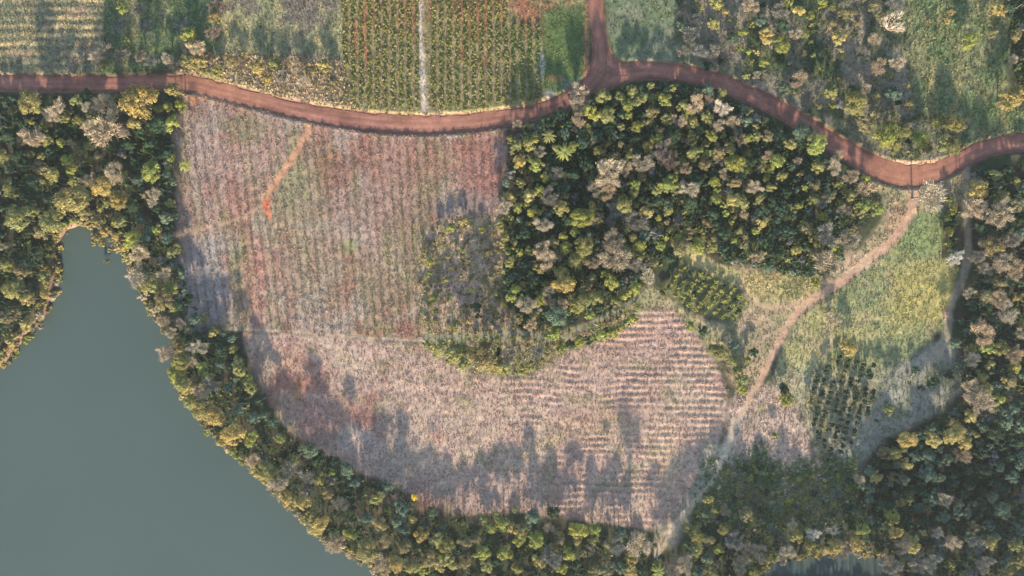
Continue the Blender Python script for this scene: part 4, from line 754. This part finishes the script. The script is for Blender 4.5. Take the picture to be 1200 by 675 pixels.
def place_tree(t, label):
    px, py, r, c, form, kn = t[:6]
    R_ = r * S; g = random
    bare = c in 'pwkr'
    if form == 'bush': h = .9 + R_ * 1.5
    elif form == 'scrub': h = 1.6 + R_ * 1.7
    elif form == 'palm': h = 5.5 + R_ * 1.6
    else: h = 4.2 + R_ * 1.9 + (0 if c != 'g' else -1.4)
    h *= g.uniform(.9, 1.1)
    if form == 'tree' and px > 800 and py > 612: h *= 1.15 if px < 1000 else 1.5
    if form == 'tree' and px > 1000 and 520 < py < 606: h *= .72
    if form == 'bush' and 495 < px < 745 and 372 < py < 434: R_ *= 1.3; h = (.9 + R_ * 1.6) * 1.45
    zc = max(h - R_ * (.85 if form != 'bush' else .7), R_ * .3)
    f = (ALT - zc - R_ * .3) / ALT                       # the crown stands above the ground: move the foot in so that its top shows here
    x = float(X(px)) * f; y = float(Y(py)) * f; z0 = float(hgt(x, y)) - .1
    if z0 < WATER_Z - 1.2: z0 = WATER_Z - 1.2
    root = bpy.data.objects.new(kn, None); COL.objects.link(root); root.location = (x, y, z0); root.empty_display_size = .5
    tag(root, label, CAT[kn], GRP[kn])
    lean = (g.uniform(-.06, .06), g.uniform(-.06, .06), g.uniform(0, 6.28))
    j = g.uniform(.82, 1.2); k = KC[c]; hue = g.uniform(-.07, .07)
    colr = (k[0] * j * (1 + hue), k[1] * j, k[2] * j * (1 - hue), 1)
    if form == 'palm':
        cr = add_obj("crown", g.choice(PALMC), None, root, (0, 0, h - .1), (0, 0, g.uniform(0, 6)), (R_ * 1.15, R_ * 1.15, R_)); cr.color = colr
        tr = add_obj("trunk", PALMT, None, root, (0, 0, 0), (0, 0, 0), (9, 9, h)); return
    if bare: me = BARE[g.randrange(4)] if c != 'w' else BARE[g.choice([0, 1, 4, 5])]
    elif r >= 9.5: me = g.choice(BIG)
    elif r >= 5.6: me = g.choice(MID)
    else: me = g.choice(SMALL)
    low = form == 'bush'; CS = 1.14 if low else 1.15
    sq = g.uniform(.88, 1.14)
    cr = add_obj("foliage" if low else "crown", me, None, root, (0, 0, zc), lean, (R_ * CS * sq, R_ * CS / sq, R_ * g.uniform(.85, 1.15))); cr.color = colr
    if low: zt = max(zc, .4)
    else: zt = zc + R_ * .35
    add_obj("stem" if low else "trunk", g.choice(TRUNKS), None, root, (0, 0, 0), (0, 0, g.uniform(0, 6)), (max(R_ * 1.9, 1.2),) * 2 + (zt,))
for i, t in enumerate(things): place_tree(t, labels[i])

# ------------------------------------------------------------------ plantations: bushes in rows
def small_bush(px, py, r, c, name, label, group, hfac=1.1):
    R_ = r * S; x = float(X(px)); y = float(Y(py)); z0 = float(hgt(x, y)) - .05
    root = bpy.data.objects.new(name, None); COL.objects.link(root); root.location = (x, y, z0); tag(root, label, "bush", group)
    j = random.uniform(.8, 1.2); k = KC[c]
    cr = add_obj("foliage", random.choice(SMALL), None, root, (0, 0, R_ * hfac * .75 + .15), (0, 0, random.uniform(0, 6)), (R_ * 1.15, R_ * 1.15, R_ * hfac)); cr.color = (k[0] * j, k[1] * j, k[2] * j, 1)
    add_obj("stem", random.choice(TRUNKS), None, root, (0, 0, 0), (0, 0, 0), (R_ * 1.4, R_ * 1.4, R_ * hfac + .2))
du = np.array([.605, -.796]); dv = np.array([.84, .54])       # along a row, from row to row
o0 = np.array([777.0, 344.0]); rows_n = 9
for rI in range(10):
    pts = []
    for k in range(-2, 14):
        q = o0 + dv * (rI * 10.2) + du * (k * 4.9) + np.array([random.gauss(0, .8), random.gauss(0, .8)])
        if float(psdf(np.array([q[0]]), np.array([q[1]]), PLANT)[0]) > 1.0: pts.append(q)
    for kI, q in enumerate(pts):
        small_bush(q[0], q[1], random.uniform(3.2, 4.0), random.choice("bbygb"), "plantation_bush", "%s bush from the lower end of the %s slanting row in the small plantation" % (ORD[kI], ORD[rI]), "bushes in the small plantation rows", 1.15)
YOUNG = [(944, 458), (966, 428), (976, 410), (1024, 428), (1020, 468), (1002, 514), (962, 548), (953, 520)]
ya = np.array([-.26, .965]); yb = np.array([.965, .26]); yo = np.array([985.0, 405.0]); rI = 0
for c in range(-6, 7):
    pts = []
    for k in range(-3, 24):
        q = yo + yb * (c * 9.6) + ya * (k * 7.0) + np.array([random.gauss(0, .9), random.gauss(0, .9)])
        if float(psdf(np.array([q[0]]), np.array([q[1]]), YOUNG)[0]) > 0 and random.random() < .9: pts.append(q)
    if not pts: continue
    for kI, q in enumerate(pts):
        small_bush(q[0], q[1], random.uniform(2.9, 3.9), random.choice("ggggy"), "young_tree", "%s young green tree from the top of the %s row in the young plantation" % (ORD[kI], ORD[rI]), "young trees planted in rows", 1.7)
    rI += 1

# ------------------------------------------------------------------ the rest of the woods: crowns that cannot be picked apart
kept = [(t[0], t[1], t[2]) for t in things]
FV = []; FC = []; BV = []; BC = []
LOBES = [crown_arrays(16, 700, .11, 300 + i, .85, False, .76) for i in range(8)]
def fill(poly, n, rlo, rhi, pal, w, hbase, hk, gap=.72, tries=14000, shore=None):
    ext = [k for k in kept]; cand = pts_in(poly, tries, 1.5); cnt = 0
    ex = np.array(ext)
    for a, b in zip(*cand):
        if cnt >= n: break
        r = random.uniform(rlo, rhi)
        wsd = samp(WATER_SD, a, b)
        if (shore is None and wsd > -3) or (shore is not None and not shore[0] < wsd < shore[1]) or samp(rd, a, b) < 3: continue
        d = np.hypot(ex[:, 0] - a, ex[:, 1] - b)
        if np.any(d < (ex[:, 2] + r) * gap): continue
        ex = np.vstack([ex, (a, b, r)]); cnt += 1
        R_ = r * S; h = (hbase + hk * R_) * random.uniform(.85, 1.1) * (1.3 if b > 690 and a > 780 else .8 if a > 1000 and 500 < b < 606 else 1); zc = max(h - R_ * .85, R_ * .4); f = (ALT - zc) / ALT
        x = float(X(a)) * f; y = float(Y(b)) * f; z0 = float(hgt(x, y))
        V, cc, _ = LOBES[random.randrange(8)]; th = random.uniform(0, 6.28); ct, st_ = math.cos(th), math.sin(th)
        k = KC[random.choices(pal, w)[0]]; j = random.uniform(.8, 1.2)
        FV.append(np.stack([x + (V[:, 0] * ct - V[:, 1] * st_) * R_ * 1.12, y + (V[:, 0] * st_ + V[:, 1] * ct) * R_ * 1.12, z0 + zc + V[:, 2] * R_], 1)); FC.append(cc * np.array(k) * j)
        v, fcs = tube((x, y, z0), (x, y, z0 + zc), .16, .08, 5); BV.append((v, fcs))
    kept.extend([tuple(q) for q in ex[len(ext):]]); return cnt
n0 = fill(F_LEFT, 260, 3, 6.5, 'otypb', [3, 2, 1.6, 1.6, .8], .8, 1.2, .55, 40000, (-7, 2.5)) + fill(F_RIGHT, 40, 3, 6, 'otyp', [3, 2, 1.4, 2], .8, 1.2, .55, 20000, (-6, 2))
n1 = fill(F_LEFT, 330, 4.5, 8.5, "gsytbk", [6, 2.2, 1.0, .7, .5, .5], 2.8, 1.5)
n2 = fill(F_MID, 330, 4, 7.5, "gsytbk", [6, 1.8, 1.3, 1.2, .5, .6], 2.6, 1.5)
n3 = fill([(845, 712), (1085, 712), (1085, 745), (845, 745)], 60, 8, 11, "gk", [2, 1], 7, 1.9, .42) + fill([(780, 722), (1260, 700), (1260, 765), (780, 765)], 60, 7, 11, "gk", [2, 1], 6, 2.4) + fill(F_RIGHT, 360, 5, 9, "gsytk", [6.5, 3.5, .6, .6, .8], 3.0, 1.5)  # first two stands are tall trees out of view, added to cast shade on pond and wood
n4 = fill(F_SCRUB, 90, 2.5, 5, "gsytkb", [2, 2, 2, 1.6, 1, .8], .8, 1.4, .8)
n5 = fill(F_TOPR, 24, 5, 9, "gtko", [2, 1, 1.6, .5], 3, 1.5)
n6 = fill(SHRUBLAND, 80, 1.8, 4, "ybto", [2.4, 2, 2.4, 1.4], .3, 1.1, .8) + fill(UNDER, 70, 2.5, 5, "gsyb", [2, 2.4, 1.6, 1.4], .6, 1.2, .8) + fill(STRIP, 40, 2, 4.5, "ybgt", [2, 2, 1.5, 1.5], .5, 1.4, .9)
print("fill", n6, n0, n1, n2, n3, n4, n5, "things", len(things))
V = np.concatenate(FV); CCf = np.concatenate(FC)
me = mesh_np("forest", V, np.arange(len(V)), np.full(len(V) // 3, 3), CCf)
fo = tag(add_obj("forest", me, M_GRASS), "massed lower crowns of the woods between the taller trees", kind="stuff")
vv = []; ff = []; o = 0
for v, f in BV:
    vv.append(v); ff += [[i + o for i in q] for q in f]; o += len(v)
me = bpy.data.meshes.new("trunks"); me.from_pydata(np.concatenate(vv).tolist(), [], ff); me.update()
tr = add_obj("trunks", me, M_BARK, fo); tr["kind"] = "stuff"

# ------------------------------------------------------------------ dead wood
def dead_trunk(p, q, label, z=1.2):
    a = np.array([float(X(p[0])), float(Y(p[1]))]); b = np.array([float(X(q[0])), float(Y(q[1]))])
    za = float(hgt(*a)) + .15; zb = float(hgt(*b)) + z; A = np.array([*a, za]); B = np.array([*b, zb]); m = (A + B) / 2; g = np.random.default_rng(int(p[0]))
    segs = [(A, m, .16, .12, 6), (m, B, .12, .05, 6)]
    for k in range(4):
        s = A + (B - A) * g.uniform(.45, .95); segs.append((s, s + np.array([g.normal(0, .7), g.normal(0, .7), g.uniform(.1, .6)]), .06, .02, 4))
    me = join_tubes("dead_trunk", segs); m_, nt, out = nodes_of("dead_wood"); bs = nt.nodes.new("ShaderNodeBsdfPrincipled")
    nz = nt.nodes.new("ShaderNodeTexNoise"); nz.inputs["Scale"].default_value = 3; cr = nt.nodes.new("ShaderNodeValToRGB"); cr.color_ramp.elements[0].color = (.34, .30, .26, 1); cr.color_ramp.elements[1].color = (.62, .56, .48, 1)
    nt.links.new(nz.outputs[0], cr.inputs[0]); nt.links.new(cr.outputs[0], bs.inputs[0]); bs.inputs["Roughness"].default_value = .8; nt.links.new(bs.outputs[0], out.inputs[0])
    tag(add_obj("dead_trunk", me, m_), label, "dead tree")
dead_trunk((1181, 16), (1194, 7), "pale fallen trunk at the top right corner of the meadow", 1.5)
dead_trunk((236, 404), (252, 401), "whitish dead trunk leaning out at the thin footpath's left end", 3.0)
dead_trunk((406, 643), (414, 650), "grey dead branch hanging over the lake edge", .5)

# ------------------------------------------------------------------ thin evening haze over the land
if HAZE > 0:
    me = bpy.data.meshes.new("haze"); a = 4400.0; z0, z1 = -8.0, ALT + 8
    me.from_pydata([(x, y, z) for z in (z0, z1) for y in (-a, a) for x in (-a, a)], [], [(0, 2, 3, 1), (4, 5, 7, 6), (0, 1, 5, 4), (2, 6, 7, 3), (0, 4, 6, 2), (1, 3, 7, 5)]); me.update()
    m, nt, out = nodes_of("haze_air"); pv = nt.nodes.new("ShaderNodeVolumePrincipled"); pv.inputs["Density"].default_value = HAZE; pv.inputs["Color"].default_value = (.86, .92, 1, 1); pv.inputs["Anisotropy"].default_value = .2
    nt.links.new(pv.outputs[0], out.inputs["Volume"])
    tag(add_obj("haze", me, m), "thin pale haze in the air over the land", kind="stuff")
